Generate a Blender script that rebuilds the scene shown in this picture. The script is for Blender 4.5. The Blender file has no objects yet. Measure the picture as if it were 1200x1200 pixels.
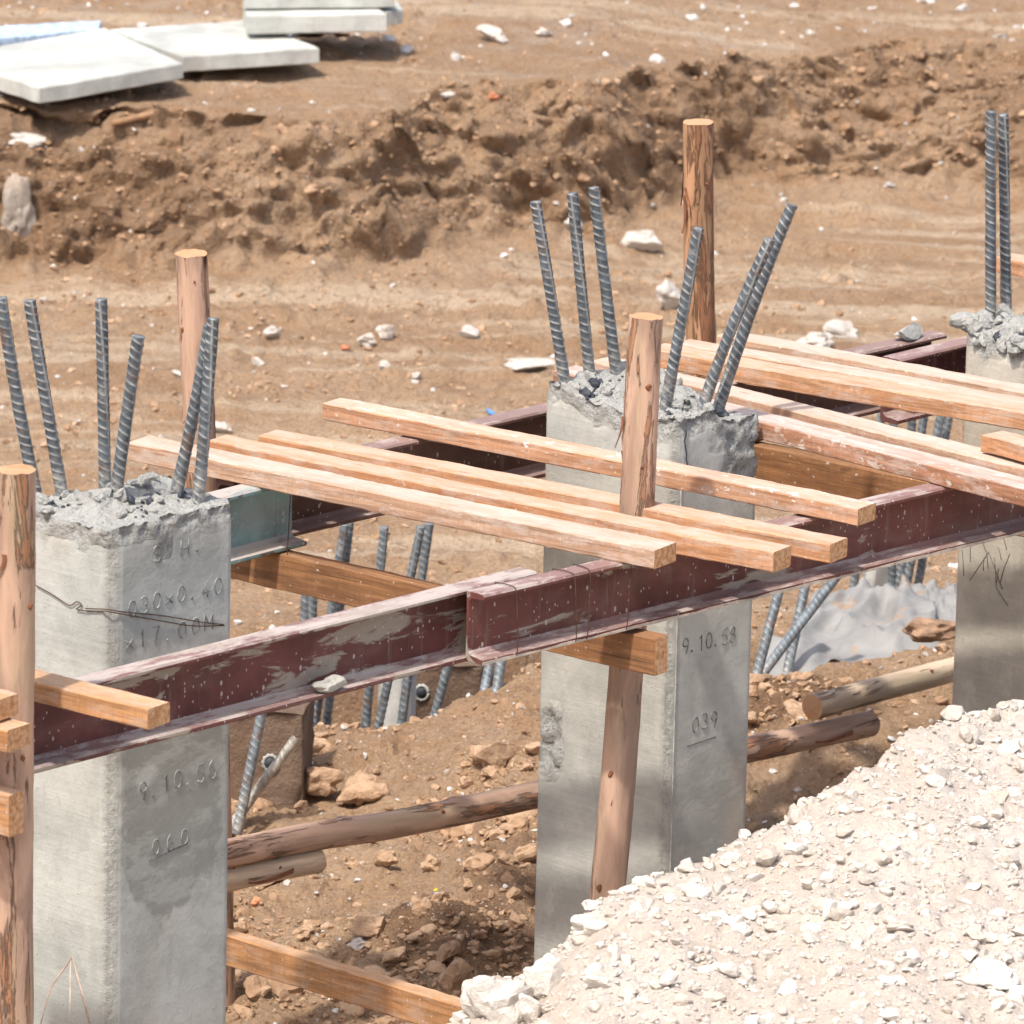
import bpy, bmesh, math, random
import numpy as np
from mathutils import Vector, Matrix
random.seed(7); RNG = np.random.default_rng(7)
SC = bpy.context.scene
COL = SC.collection
# ------------------------------------------------------------------ camera frame
FPX = 8000.0; TH = math.radians(15); RO = .022
cf = np.array([0, math.cos(TH), -math.sin(TH)]); r0 = np.array([1., 0, 0]); u0 = np.array([0, math.sin(TH), math.cos(TH)])
cr = r0*math.cos(RO)+u0*math.sin(RO); cu = -r0*math.sin(RO)+u0*math.cos(RO)
CAM = np.array([0, 0, 1.5+16*math.sin(TH)])
def ray(x, y): return cf+cr*(x-600)/FPX-cu*(y-600)/FPX
def P(x, y, z): r = ray(x, y); return CAM+r*(z-CAM[2])/r[2]
def Pd(x, y, Y): r = ray(x, y); return CAM+r*(Y-CAM[1])/r[1]
A0 = P(130, 783, 1.5); B0 = P(789, 609, 1.5)
D = (B0-A0)/np.linalg.norm(B0-A0); N = np.array([D[1], -D[0], 0.]); Z = np.array([0, 0, 1.])
def Q(d, n, z): p = A0+D*d+N*n; return np.array([p[0], p[1], z])      # row coordinates: along, outward, up
def push(p, t): return np.array([p[0]*(p[1]+t)/p[1], p[1]+t, p[2]])   # farther back in the same direction
def Pn(x, y, no):
    r = ray(x, y); t = (A0@N+no-CAM@N)/(r@N); return CAM+r*t
def proj_np(X, Y, Zv):
    qx, qy, qz = X-CAM[0], Y-CAM[1], Zv-CAM[2]
    w = qx*cf[0]+qy*cf[1]+qz*cf[2]
    return 600+FPX*(qx*cr[0]+qy*cr[1]+qz*cr[2])/w, 600-FPX*(qx*cu[0]+qy*cu[1]+qz*cu[2])/w
# ------------------------------------------------------------------ noise
def _h(ix, iy, iz, s):
    n = (ix*374761393+iy*668265263+iz*2147483647//3+s*974634777) & 0xffffffff
    n = ((n ^ (n >> 13))*1274126177) & 0xffffffff
    n = ((n ^ (n >> 16))*2246822519) & 0xffffffff
    return ((n ^ (n >> 15)) & 0xffffff)/float(0xffffff)*2-1
def noise(x, y, z=0., s=0):
    x, y, z = np.broadcast_arrays(np.asarray(x, float), np.asarray(y, float), np.asarray(z, float))
    ix, iy, iz = np.floor(x).astype(np.int64), np.floor(y).astype(np.int64), np.floor(z).astype(np.int64)
    fx, fy, fz = x-ix, y-iy, z-iz
    fx, fy, fz = [t*t*t*(t*(t*6-15)+10) for t in (fx, fy, fz)]
    v = 0
    for a in (0, 1):
        for b in (0, 1):
            for c in (0, 1):
                v = v+_h(ix+a, iy+b, iz+c, s)*(fx if a else 1-fx)*(fy if b else 1-fy)*(fz if c else 1-fz)
    return v
def fbm(x, y, z=0., o=4, s=0, g=.5, l=2.03):
    v = 0; a = 1; t = 0
    for k in range(o):
        v = v+a*noise(np.asarray(x)*l**k, np.asarray(y)*l**k, np.asarray(z)*l**k, s+k*17); t += a; a *= g
    return v/t
def worley(x, y, s=0):
    x = np.asarray(x, float); y = np.asarray(y, float); ix, iy = np.floor(x).astype(np.int64), np.floor(y).astype(np.int64)
    best = np.full(x.shape, 9.); hgt = np.zeros(x.shape)
    for a in (-1, 0, 1):
        for b in (-1, 0, 1):
            cx, cy = ix+a, iy+b; px_ = cx+.5+.45*_h(cx, cy, cx*0, s); py_ = cy+.5+.45*_h(cx, cy, cx*0, s+5)
            d = np.hypot(x-px_, y-py_); m = d < best; best = np.where(m, d, best); hgt = np.where(m, .5+.5*_h(cx, cy, cx*0, s+9), hgt)
    return best, hgt
def clodf(x, y, s, p=2.):
    wx = x+.25*noise(x*2.1, y*2.1, 0, s+40); wy = y+.25*noise(x*2.1, y*2.1, 5, s+41)
    d, h = worley(wx, wy, s); return np.clip(1-(d/.62)**2, 0, 1)*h**p
def sm(a, b, x): t = np.clip((x-a)/(b-a), 0, 1); return t*t*(3-2*t)
# ------------------------------------------------------------------ materials
class NT:
    def __init__(s, name):
        s.m = bpy.data.materials.new(name); s.m.use_nodes = True; s.t = s.m.node_tree; s.t.nodes.clear()
        s.out = s.n('ShaderNodeOutputMaterial'); s.b = s.n('ShaderNodeBsdfPrincipled'); s.l(s.b.outputs[0], s.out.inputs[0])
        s.b.inputs['Roughness'].default_value = .85
        s.b.inputs['Specular IOR Level'].default_value = .3
        s.tc = s.n('ShaderNodeTexCoord'); s.co = s.tc.outputs['Object']
    def n(s, k): return s.t.nodes.new(k)
    def l(s, a, b): s.t.links.new(a, b)
    def set(s, sock, v):
        if hasattr(v, 'is_output'): s.l(v, sock)
        elif isinstance(v, (tuple, list)) and len(v) == 3 and sock.type == 'RGBA': sock.default_value = (*v, 1)
        else: sock.default_value = v
    def map(s, sc, co=None, loc=(0, 0, 0), rot=(0, 0, 0)):
        m = s.n('ShaderNodeMapping'); m.inputs['Scale'].default_value = sc; m.inputs['Location'].default_value = loc
        m.inputs['Rotation'].default_value = rot; s.set(m.inputs[0], co or s.co); return m.outputs[0]
    def noise(s, scale, det=5, rough=.55, co=None, dist=0.):
        m = s.n('ShaderNodeTexNoise'); m.inputs['Scale'].default_value = scale; m.inputs['Detail'].default_value = det
        m.inputs['Roughness'].default_value = rough; m.inputs['Distortion'].default_value = dist; s.set(m.inputs['Vector'], co or s.co); return m.outputs['Fac']
    def vor(s, scale, co=None, out='Distance', feat='F1'):
        m = s.n('ShaderNodeTexVoronoi'); m.feature = feat; m.inputs['Scale'].default_value = scale; s.set(m.inputs['Vector'], co or s.co); return m.outputs[out]
    def ramp(s, fac, a, b, lo=0., hi=1.):
        m = s.n('ShaderNodeMapRange'); m.interpolation_type = 'SMOOTHSTEP'; s.set(m.inputs['Value'], fac)
        m.inputs['From Min'].default_value = a; m.inputs['From Max'].default_value = b
        m.inputs['To Min'].default_value = lo; m.inputs['To Max'].default_value = hi; return m.outputs[0]
    def math(s, op, a, b=0.):
        m = s.n('ShaderNodeMath'); m.operation = op; s.set(m.inputs[0], a); s.set(m.inputs[1], b); return m.outputs[0]
    def mix(s, fac, a, b, mode='MIX'):
        m = s.n('ShaderNodeMix'); m.data_type = 'RGBA'; m.blend_type = mode
        s.set(m.inputs[0], fac); s.set(m.inputs[6], a); s.set(m.inputs[7], b); return m.outputs[2]
    def attr(s, name):
        m = s.n('ShaderNodeAttribute'); m.attribute_name = name; return m.outputs['Fac']
    def rnd(s): return s.n('ShaderNodeObjectInfo').outputs['Random']
    def up(s):
        g = s.n('ShaderNodeNewGeometry'); x = s.n('ShaderNodeSeparateXYZ'); s.l(g.outputs['Normal'], x.inputs[0]); return x.outputs[2]
    def offs(s, k=37.):
        v = s.n('ShaderNodeVectorMath'); v.operation = 'ADD'; s.l(s.co, v.inputs[0]); s.l(s.math('MULTIPLY', s.rnd(), k), v.inputs[1]); s.co = v.outputs[0]
    def bump(s, h, dist, strength=1., prev=None):
        m = s.n('ShaderNodeBump'); m.inputs['Distance'].default_value = dist; m.inputs['Strength'].default_value = strength
        s.set(m.inputs['Height'], h)
        if prev is not None: s.l(prev, m.inputs['Normal'])
        return m.outputs[0]
    def done(s, col, nrm=None, rough=None, metal=None):
        s.set(s.b.inputs['Base Color'], col)
        if nrm is not None: s.l(nrm, s.b.inputs['Normal'])
        if rough is not None: s.set(s.b.inputs['Roughness'], rough)
        if metal is not None: s.set(s.b.inputs['Metallic'], metal)
        return s.m
M = {}
def soil_mat():
    s = NT('soil')
    a = s.noise(1.3, 6, .6); b = s.noise(9, 8, .65); c = s.noise(70, 5, .7)
    col = s.mix(s.ramp(a, .38, .62), (.47, .285, .155), (.57, .375, .225))
    col = s.mix(s.ramp(b, .35, .7, 0, .7), col, (.55, .385, .255))
    col = s.mix(s.ramp(c, .48, .75, 0, .45), col, (.27, .155, .085))
    # compacted pale tracks, long and narrow
    t = s.noise(1., 5, .55, s.map((.45, 4.5, 1), rot=(0, 0, -.03)))
    flat = s.attr('flat')
    col = s.mix(s.math('MULTIPLY', s.ramp(t, .50, .60, 0, .85), flat), col, (.70, .53, .365))
    col = s.mix(s.math('MULTIPLY', s.ramp(s.noise(5, 6, .6), .5, .72, 0, .6), s.attr('pale')), col, (.58, .46, .36))
    dark_soil = s.math('MULTIPLY', s.attr('dark_soil'), s.ramp(b, .25, .6, .6, 1))
    col = s.mix(s.ramp(s.noise(24, 8, .72), .50, .68, 0, .5), col, (.27, .155, .085)); col = s.mix(s.ramp(s.noise(3.1, 8, .7), .53, .66, 0, .4), col, (.30, .175, .10))
    col = s.mix(dark_soil, col, (.25, .145, .08))
    # pale grit
    for sc, th, k in ((45, .16, .80), (105, .2, .72)):
        v = s.n('ShaderNodeTexVoronoi'); v.inputs['Scale'].default_value = sc; s.l(s.co, v.inputs['Vector'])
        x = s.n('ShaderNodeSeparateColor'); s.l(v.outputs['Color'], x.inputs[0])
        g = s.math('MULTIPLY', s.math('LESS_THAN', v.outputs['Distance'], th), s.math('GREATER_THAN', x.outputs[0], k))
        col = s.mix(s.math('MULTIPLY', g, .75), col, (.66, .60, .53))
    h = s.math('ADD', s.math('MULTIPLY', b, .8), s.math('MULTIPLY', c, .35))
    n1 = s.bump(h, .045, 1.)
    n2 = s.bump(s.math('ADD', s.vor(60), s.noise(180, 4, .7)), .012, 1., n1)
    return s.done(col, n2, .95)
M['soil'] = soil_mat()
def clod_mat():
    s = NT('clod')
    r = s.attr('rnd'); c = s.noise(40, 6, .65)
    col = s.mix(r, (.36, .215, .12), (.57, .39, .25))
    col = s.mix(s.ramp(c, .42, .7, 0, .6), col, (.25, .14, .08))
    return s.done(col, s.bump(s.noise(120, 5, .7), .006, 1.), .95)
M['clod'] = clod_mat()
def stone_mat(name, a, b, dark=(.35, .36, .37)):
    s = NT(name); s.offs()
    col = s.mix(s.attr('rnd'), a, b)
    col = s.mix(s.ramp(s.noise(16, 6, .65), .5, .72, 0, .5), col, dark)
    col = s.mix(s.ramp(s.noise(6, 4, .6), .52, .7, 0, .4), col, (.58, .44, .33))
    return s.done(col, s.bump(s.noise(45, 7, .7), .012, .9), .9)
M['pebble'] = stone_mat('pebble', (.42, .36, .31), (.78, .75, .70))
M['lime'] = stone_mat('limestone', (.57, .50, .42), (.73, .68, .61), (.52, .48, .43))
M['rock'] = stone_mat('rock', (.55, .49, .42), (.60, .55, .49), (.36, .29, .22))
M['rockdull'] = stone_mat('rock_earthy', (.40, .33, .26), (.46, .40, .33), (.34, .24, .16))
def heap_mat():
    s = NT('lime_rubble')
    a = s.noise(4, 7, .6); b = s.noise(34, 7, .7)
    col = s.mix(s.ramp(a, .35, .65), (.69, .575, .475), (.76, .67, .58))
    col = s.mix(s.ramp(b, .5, .75, 0, .6), col, (.55, .47, .40))
    v = s.vor(48, out='Color'); x = s.n('ShaderNodeSeparateColor'); s.l(v, x.inputs[0])
    col = s.mix(s.ramp(x.outputs[0], .7, .9, 0, .5), col, (.62, .57, .51))
    n1 = s.bump(b, .02, .8)
    return s.done(col, s.bump(s.noise(110, 8, .75), .010, .8, n1), .95)
M['heap'] = heap_mat()
def concrete_mat(name, tint=(.47, .475, .43), streak=1., brown=0.):
    s = NT(name); s.offs(11.)
    m = s.noise(3.2, 7, .6); f = s.noise(60, 6, .7); st = s.noise(1, 6, .65, s.map((2.2, 2.2, 85)))
    st2 = s.noise(1, 4, .6, s.map((1.2, 1.2, 26)))
    right = s.attr('right')
    col = s.mix(s.ramp(m, .35, .66), [c*.78 for c in tint], [min(1, c*1.2) for c in tint])
    bl = s.noise(1, 8, .7, s.map((6, 6, 3.2), loc=(1, 2, 3))); col = s.mix(s.ramp(bl, .52, .64, 0, .4), col, [c*.68 for c in tint]); col = s.mix(s.ramp(bl, .44, .34, 0, .45), col, [min(1, c*1.32) for c in tint])
    left = s.math('SUBTRACT', 1., right)
    col = s.mix(s.math('MULTIPLY', left, s.ramp(st, .4, .66, .13*streak, 0)), col, [c*.62 for c in tint])
    col = s.mix(s.math('MULTIPLY', left, s.ramp(st2, .5, .68, 0, .16)), col, [min(1, c*1.35) for c in tint])
    col = s.mix(s.ramp(f, .52, .72, 0, .35), col, [c*.6 for c in tint])
    col = s.mix(s.ramp(s.noise(2.1, 5, .6, s.map((1, 1, .6))), .55, .7, 0, .35 + brown), col, (.50, .40, .30))
    # damp patches keep an outline of their own
    dm = s.math('ADD', s.attr('damp'), s.math('MULTIPLY', s.math('SUBTRACT', s.noise(26, 9, .72), .5), 1.3))
    col = s.mix(s.ramp(dm, .36, .66, 0, .72), col, (.255, .25, .22))
    col = s.mix(s.math('MULTIPLY', right, s.ramp(s.noise(1, 6, .7, s.map((7, 7, 16))), .5, .62, 0, .3)), col, [min(1, c*1.3) for c in tint])
    # broken faces: dark blue-grey aggregate in pale paste
    rg = s.attr('rough')
    agg = s.ramp(s.noise(85, 4, .75, dist=1.2), .53, .60)
    dirty = tint[0] < .25
    paste = s.mix(s.noise(25, 5, .6), (.19, .12, .08) if dirty else (.46, .445, .40), (.30, .21, .15) if dirty else (.66, .65, .60))
    col = s.mix(rg, col, s.mix(s.math('MULTIPLY', agg, .5), paste, (.15, .10, .07) if dirty else (.20, .225, .255)))
    # pinholes
    ph = s.ramp(s.vor(70), .0, .12, 1, 0); x2 = s.n('ShaderNodeSeparateColor'); s.l(s.vor(70, out='Color'), x2.inputs[0])
    ph = s.math('MULTIPLY', ph, s.math('GREATER_THAN', x2.outputs[1], .72))
    col = s.mix(s.math('MULTIPLY', ph, .8), col, (.12, .12, .11))
    chm = s.attr('cham'); col = s.mix(s.math('MULTIPLY', chm, s.ramp(s.noise(45, 6, .7), .4, .65, .1, .7)), col, (.27, .26, .23))
    h = s.math('ADD', s.math('MULTIPLY', s.math('MULTIPLY', st, left), .3), s.math('MULTIPLY', f, .6))
    n1 = s.bump(h, .004, .8); n1 = s.bump(s.math('MULTIPLY', ph, -1.), .004, 1., n1)
    n2 = s.bump(s.math('MULTIPLY', s.noise(70, 6, .7), s.math('ADD', rg, s.math('MULTIPLY', chm, .3))), .02, 1., n1)
    return s.done(col, n2, .88)
M['concA'] = concrete_mat('precast_concrete')
M['concB'] = concrete_mat('precast_concrete_grey', (.50, .49, .435), 1.3, .1)
M['concC'] = concrete_mat('precast_concrete_tan', (.50, .455, .375), .8, .3)
M['dirtpile'] = concrete_mat('dirt_caked_concrete', (.135, .082, .05), .5, 0)
M['whitepile'] = concrete_mat('clean_pile_concrete', (.60, .59, .54), .6)
M['slab'] = concrete_mat('slab_concrete', (.50, .50, .455), .3, 0)
def plain(name, col, rough=.8, metal=0., var=.25, sc=30):
    s = NT(name); c = s.mix(s.ramp(s.noise(sc, 5, .65), .35, .7), [x*(1-var) for x in col], [min(1, x*(1+var)) for x in col])
    return s.done(c, s.bump(s.noise(sc*3, 4, .6), .002, .6), rough, metal)
M['letter'] = plain('pressed_lettering', (.29, .295, .27), var=.4, sc=60)
M['letterB'] = plain('pressed_lettering_grey', (.23, .225, .20), var=.45, sc=60)
M['chalk'] = plain('orange_chalk', (.52, .40, .32))
M['char'] = plain('charcoal_scrawl', (.14, .13, .11))
M['seam'] = plain('form_seam', (.50, .49, .45))
M['wire'] = plain('rusty_wire', (.11, .065, .045), .7, .4)
M['bag'] = plain('bag', (.30, .19, .12))
M['tar'] = plain('dark_stub', (.045, .05, .06), .6)
M['blue'] = plain('blue_scrap', (.12, .30, .60), .5); M['yellow'] = plain('yellow_scrap', (.75, .55, .05), .5)
M['orange'] = plain('orange_brick', (.62, .25, .13)); M['bluepaint'] = plain('blue_edge', (.45, .55, .66))
M['paste'] = plain('dried_paste', (.52, .44, .36))
M['stick'] = plain('weathered_stick', (.34, .20, .11))
def wood_mat(name, side, top, dust=.3, spots=0., dark=0.):
    s = NT(name); s.offs(51.)
    g = s.noise(1, 7, .62, s.map((5, 75, 75)), .6); big = s.noise(1, 5, .55, s.map((1.6, 9, 9)))
    saw = s.noise(1, 3, .6, s.map((190, 6, 6)))
    col = s.mix(s.ramp(g, .32, .68), [c*.62 for c in side], [min(1, c*1.18) for c in side])
    col = s.mix(s.ramp(big, .4, .7, 0, .45), col, [side[0]*.8, side[1]*.62, side[2]*.5])
    col = s.mix(s.ramp(saw, .45, .65, 0, .28), col, [side[0]*.62, side[1]*.6, side[2]*.6])
    if dark: col = s.mix(s.ramp(s.noise(1, 7, .7, s.map((3, 14, 14)), .8), .44, .62, 0, dark), col, (.12, .055, .03))
    # upward faces lightened: blotchy cement dust plus sunlight put into the colour
    up = s.ramp(s.up(), .6, .95)
    dn = s.ramp(s.noise(1, 7, .6, s.map((4, 26, 26))), .3, .62, .35, 1)
    dust_sun = s.math('MULTIPLY', s.math('MULTIPLY', up, dn), min(1, dust*1.3))
    col = s.mix(dust_sun, col, top)
    if dust > .35: col = s.mix(s.ramp(s.noise(1, 8, .72, s.map((14, 40, 40))), .46, .62, 0, dust*.55), col, (.60, .50, .43))
    mud = s.ramp(s.noise(9, 8, .75), .56, .70, 0, .5); col = s.mix(mud, col, (.36, .24, .16))
    fs = s.ramp(s.noise(75, 4, .6), .66, .70, 0, .75); col = s.mix(fs, col, (.66, .60, .53))
    if spots: col = s.mix(s.ramp(s.noise(26, 5, .6, s.map((1, 1.5, 1.5))), .61, .65, 0, spots), col, (.72, .68, .60))
    ck = s.noise(1, 4, .6, s.map((1.8, 130, 130), loc=(9, 9, 9)), .2); col = s.mix(s.ramp(ck, .66, .70, 0, .75), col, [c*.25 for c in side])
    # knots
    k = s.vor(1, s.map((4, 22, 22))); col = s.mix(s.ramp(k, .03, .12, .55, 0), col, (.20, .09, .04))
    nn = s.bump(s.math('ADD', g, s.math('MULTIPLY', saw, .5)), .0022, .9)
    return s.done(col, nn, .8)
FR = (.55, .285, .145)
M['w_fresh'] = wood_mat('sawn_timber', FR, (.56, .385, .275), .7)
M['w_pale'] = wood_mat('dusty_timber', (.53, .335, .22), (.54, .42, .335), .95)
M['w_spot'] = wood_mat('spattered_timber', (.53, .285, .16), (.62, .44, .33), .7, .9)
M['w_old'] = wood_mat('weathered_timber', (.43, .215, .125), (.57, .46, .40), .8, .5, .5)
M['w_yel'] = wood_mat('yellow_timber', (.50, .26, .115), (.56, .37, .23), .5)
M['w_brown'] = wood_mat('dark_timber', (.33, .165, .075), (.40, .24, .14), .3, 0, .55)  # brown stained wood; base made darker to carry the shade on the ledgers
def end_mat():
    s = NT('sawn_end'); s.offs(23.)
    g = s.noise(1, 5, .6, s.map((6, 90, 90))); a = s.noise(30, 6, .7)
    col = s.mix(s.ramp(g, .35, .65), (.42, .205, .09), (.66, .39, .20)); col = s.mix(s.ramp(a, .5, .7, 0, .4), col, (.68, .52, .38))
    return s.done(col, s.bump(a, .003), .85)
M['end'] = end_mat()
def log_end():
    s = NT('log_end'); w = s.n('ShaderNodeTexWave'); w.wave_type = 'RINGS'; w.rings_direction = 'Z'
    w.inputs['Scale'].default_value = 55; w.inputs['Distortion'].default_value = 2.5; w.inputs['Detail'].default_value = 4; s.l(s.co, w.inputs[0])
    col = s.mix(w.outputs['Fac'], (.49, .265, .135), (.58, .355, .21)); col = s.mix(s.ramp(s.noise(18, 5, .6), .48, .68, 0, .6), col, (.55, .25, .10))
    return s.done(col, s.bump(s.noise(70, 5, .7), .004), .85)
M['logend'] = log_end()
def log_mat(name, base, bark, amt):
    s = NT(name); s.offs(31.)
    a = s.noise(1, 6, .6, s.map((14, 14, 2.4)), .8); b = s.noise(1, 9, .7, s.map((24, 24, 3.2)), .35); c = s.noise(1, 6, .65, s.map((60, 60, 6)))
    col = s.mix(s.ramp(a, .36, .64), [x*.74 for x in base], [min(1, x*1.25) for x in base])
    col = s.mix(s.ramp(s.noise(1, 5, .6, s.map((14, 14, 2.2), loc=(3, 1, 5))), .52, .66, 0, .5), col, (.46, .36, .22))
    col = s.mix(s.ramp(c, .5, .72, 0, .4), col, [x*.6 for x in base])
    col = s.mix(s.ramp(b, amt, amt+.06, 0, .8), col, bark)
    col = s.mix(s.ramp(b, amt+.11, amt+.16, 0, .6), col, (.16, .07, .035))
    kn = s.n('ShaderNodeTexVoronoi'); kn.inputs['Scale'].default_value = 1; s.l(s.map((9, 9, 5)), kn.inputs['Vector'])
    kx = s.n('ShaderNodeSeparateColor'); s.l(kn.outputs['Color'], kx.inputs[0])
    kd = s.math('MULTIPLY', s.ramp(kn.outputs['Distance'], .17, .07), s.math('GREATER_THAN', kx.outputs[0], .55))
    col = s.mix(s.math('MULTIPLY', kd, .8), col, (.30, .12, .05))
    col = s.mix(s.math('MULTIPLY', s.ramp(kn.outputs['Distance'], .09, .03), s.math('GREATER_THAN', kx.outputs[0], .55)), col, (.07, .035, .025))
    nn = s.bump(s.ramp(b, amt-.01, amt+.05), .006, 1.); nn = s.bump(c, .0015, .8, nn)
    return s.done(col, nn, .62)
M['log'] = log_mat('peeled_eucalyptus', (.47, .305, .215), (.36, .16, .075), .545)
M['logO'] = log_mat('orange_barked_pole', (.46, .255, .14), (.25, .105, .055), .53)
M['logP'] = log_mat('pale_log', (.53, .40, .28), (.36, .19, .10), .575)
M['bark'] = plain('bark', (.24, .10, .05), .9)
def rebar_mat(name, a, b):
    s = NT(name); s.offs(9.)
    m = s.noise(30, 6, .65)
    col = s.mix(s.ramp(m, .35, .7), [x*.7 for x in a], [x*1.35 for x in a])
    col = s.mix(s.math('MULTIPLY', s.attr('rib'), s.ramp(s.noise(25, 4, .6), .3, .6, .45, .95)), col, b)
    col = s.mix(s.ramp(s.noise(13, 6, .7), .58, .7, 0, .6), col, (.36, .35, .33))
    col = s.mix(s.ramp(s.noise(20, 7, .75, s.map((1, 1, 1), loc=(4, 4, 4))), .55, .66, 0, .65), col, (.19, .105, .065))
    sx = s.n('ShaderNodeSeparateXYZ'); s.l(s.tc.outputs['Object'], sx.inputs[0])
    col = s.mix(s.math('MULTIPLY', s.ramp(sx.outputs[2], .16, .06), s.ramp(s.noise(45, 5, .7), .4, .6, .1, .9)), col, (.40, .385, .35))
    return s.done(col, s.bump(s.noise(150, 5, .7), .002, .7), .55, .35)
M['rebar'] = rebar_mat('deformed_bar', (.115, .135, .15), (.56, .55, .51))
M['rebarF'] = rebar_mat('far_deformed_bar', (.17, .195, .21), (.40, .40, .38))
M['rebarR'] = rebar_mat('cement_coated_bar', (.36, .33, .28), (.50, .45, .38))
def steel_mat(name, paint, cem, cemtop, dust, rust=(.14, .055, .035), ramt=.6):
    s = NT(name); s.offs(5.)
    a = s.noise(6, 6, .6); col = s.mix(s.ramp(a, .35, .65), [x*.75 for x in paint], [x*1.25 for x in paint])
    col = s.mix(s.ramp(s.noise(9, 8, .7, s.map((.5, 1, 1))), ramt, ramt+.04, 0, .85), col, rust)
    # cement wash: dried runs along the web
    w = s.noise(1, 7, .62, s.map((3.2, 9, 13)), .5)
    if cem: col = s.mix(s.ramp(w, cem, cem+.04, 0, .85), col, (.38, .345, .28))
    bd = s.ramp(s.noise(1, 7, .65, s.map((2.2, 5, 6), loc=(3, 3, 3))), .45, .7, 0, .45); col = s.mix(bd, col, (.26, .17, .14))
    # fine splashes
    for sc, th, k in ((55, .2, .86), (120, .22, .80)):
        v = s.n('ShaderNodeTexVoronoi'); v.inputs['Scale'].default_value = sc; s.l(s.map((1, 1, .55)), v.inputs['Vector'])
        x = s.n('ShaderNodeSeparateColor'); s.l(v.outputs['Color'], x.inputs[0])
        g = s.math('MULTIPLY', s.math('LESS_THAN', v.outputs['Distance'], th), s.math('GREATER_THAN', x.outputs[0], k))
        col = s.mix(s.math('MULTIPLY', g, .8), col, (.52, .47, .42))
    dr = s.noise(1, 6, .7, s.map((42, 3, 3.5))); col = s.mix(s.ramp(dr, .54, .72, 0, .3), col, (.33, .28, .24)); col = s.mix(s.ramp(dr, .42, .28, 0, .3), col, [x*.45 for x in paint])
    up = s.ramp(s.up(), .3, .9)
    tn = s.ramp(s.noise(1, 8, .68, s.map((7, 22, 22))), cemtop, cemtop+.12, .12, 1)
    col = s.mix(s.math('MULTIPLY', up, s.math('MULTIPLY', tn, .92)), col, (.50, .455, .40))
    col = s.mix(s.math('MULTIPLY', up, dust), col, (.42, .29, .27))
    return s.done(col, s.bump(s.noise(50, 6, .7), .002, .8), .62)
M['st1'] = steel_mat('oxide_channel_spattered', (.135, .046, .040), .515, .44, .3)
M['st2'] = steel_mat('oxide_channel', (.135, .047, .038), .615, .47, .35)
M['stteal'] = steel_mat('teal_channel', (.24, .40, .40), .60, .40, .25, (.125, .055, .035), .50)
M['strust'] = steel_mat('rusty_channel', (.125, .06, .042), 0, .52, .4)
M['stubC'] = steel_mat('oxide_channel_far', (.12, .034, .034), 0, .5, .5)
def sheet_mat():
    s = NT('plastic_sheet'); c = s.mix(s.ramp(s.noise(5, 6, .6), .35, .7), (.24, .23, .215), (.34, .33, .31))
    c = s.mix(s.ramp(s.noise(7, 7, .65, s.map((1, 1, 1), loc=(2, 7, 1))), .56, .64, 0, .8), c, (.36, .24, .15))
    s.b.inputs['Transmission Weight'].default_value = 0.
    return s.done(c, s.bump(s.noise(25, 5, .6), .004), .7)
M['sheet'] = sheet_mat()
# ------------------------------------------------------------------ mesh helpers
def mesh_np(name, V, Fq, mat, attrs=None, smooth=True, mats=None, mi=None):
    V = np.asarray(V, np.float32); me = bpy.data.meshes.new(name)
    Fq = np.asarray(Fq, np.int32); k = Fq.shape[1]
    me.vertices.add(len(V)); me.vertices.foreach_set('co', V.ravel())
    me.loops.add(Fq.size); me.loops.foreach_set('vertex_index', Fq.ravel())
    me.polygons.add(len(Fq)); me.polygons.foreach_set('loop_start', np.arange(0, Fq.size, k, dtype=np.int32))
    me.polygons.foreach_set('use_smooth', np.full(len(Fq), smooth))
    for m in (mats or [mat]): me.materials.append(m)
    if mi is not None: me.polygons.foreach_set('material_index', np.asarray(mi, np.int32))
    me.update(calc_edges=True)
    for k2, v in (attrs or {}).items():
        a = me.attributes.new(k2, 'FLOAT', 'POINT'); a.data.foreach_set('value', np.asarray(v, np.float32))
    return me
def link(name, me, parent=None, mw=None):
    o = bpy.data.objects.new(name, me); COL.objects.link(o)
    if parent is not None: o.parent = parent
    if mw is not None: o.matrix_local = mw
    return o
def tag(o, label, cat, group=None, kind=None):
    if label: o['label'] = label
    if cat: o['category'] = cat
    if group: o['group'] = group
    if kind: o['kind'] = kind
    return o
def frame(x, y, z, o):
    m = Matrix.Identity(4)
    for i, v in enumerate((x, y, z)):
        for j in range(3): m[j][i] = float(v[j])
    for j in range(3): m[j][3] = float(o[j])
    return m
def unit(v): v = np.asarray(v, float); return v/np.linalg.norm(v)
def axes(z):            # any right-handed frame with the given z
    z = unit(z); h = np.array([0, 0, 1.]) if abs(z[2]) < .9 else np.array([1., 0, 0])
    x = unit(np.cross(h, z)); y = np.cross(z, x); return x, y, z
_ico = {}
def ico(k):
    if k not in _ico:
        b = bmesh.new(); bmesh.ops.create_icosphere(b, subdivisions=k, radius=1)
        _ico[k] = (np.array([v.co[:] for v in b.verts]), np.array([[v.index for v in f.verts] for f in b.faces])); b.free()
    return _ico[k]
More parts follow.
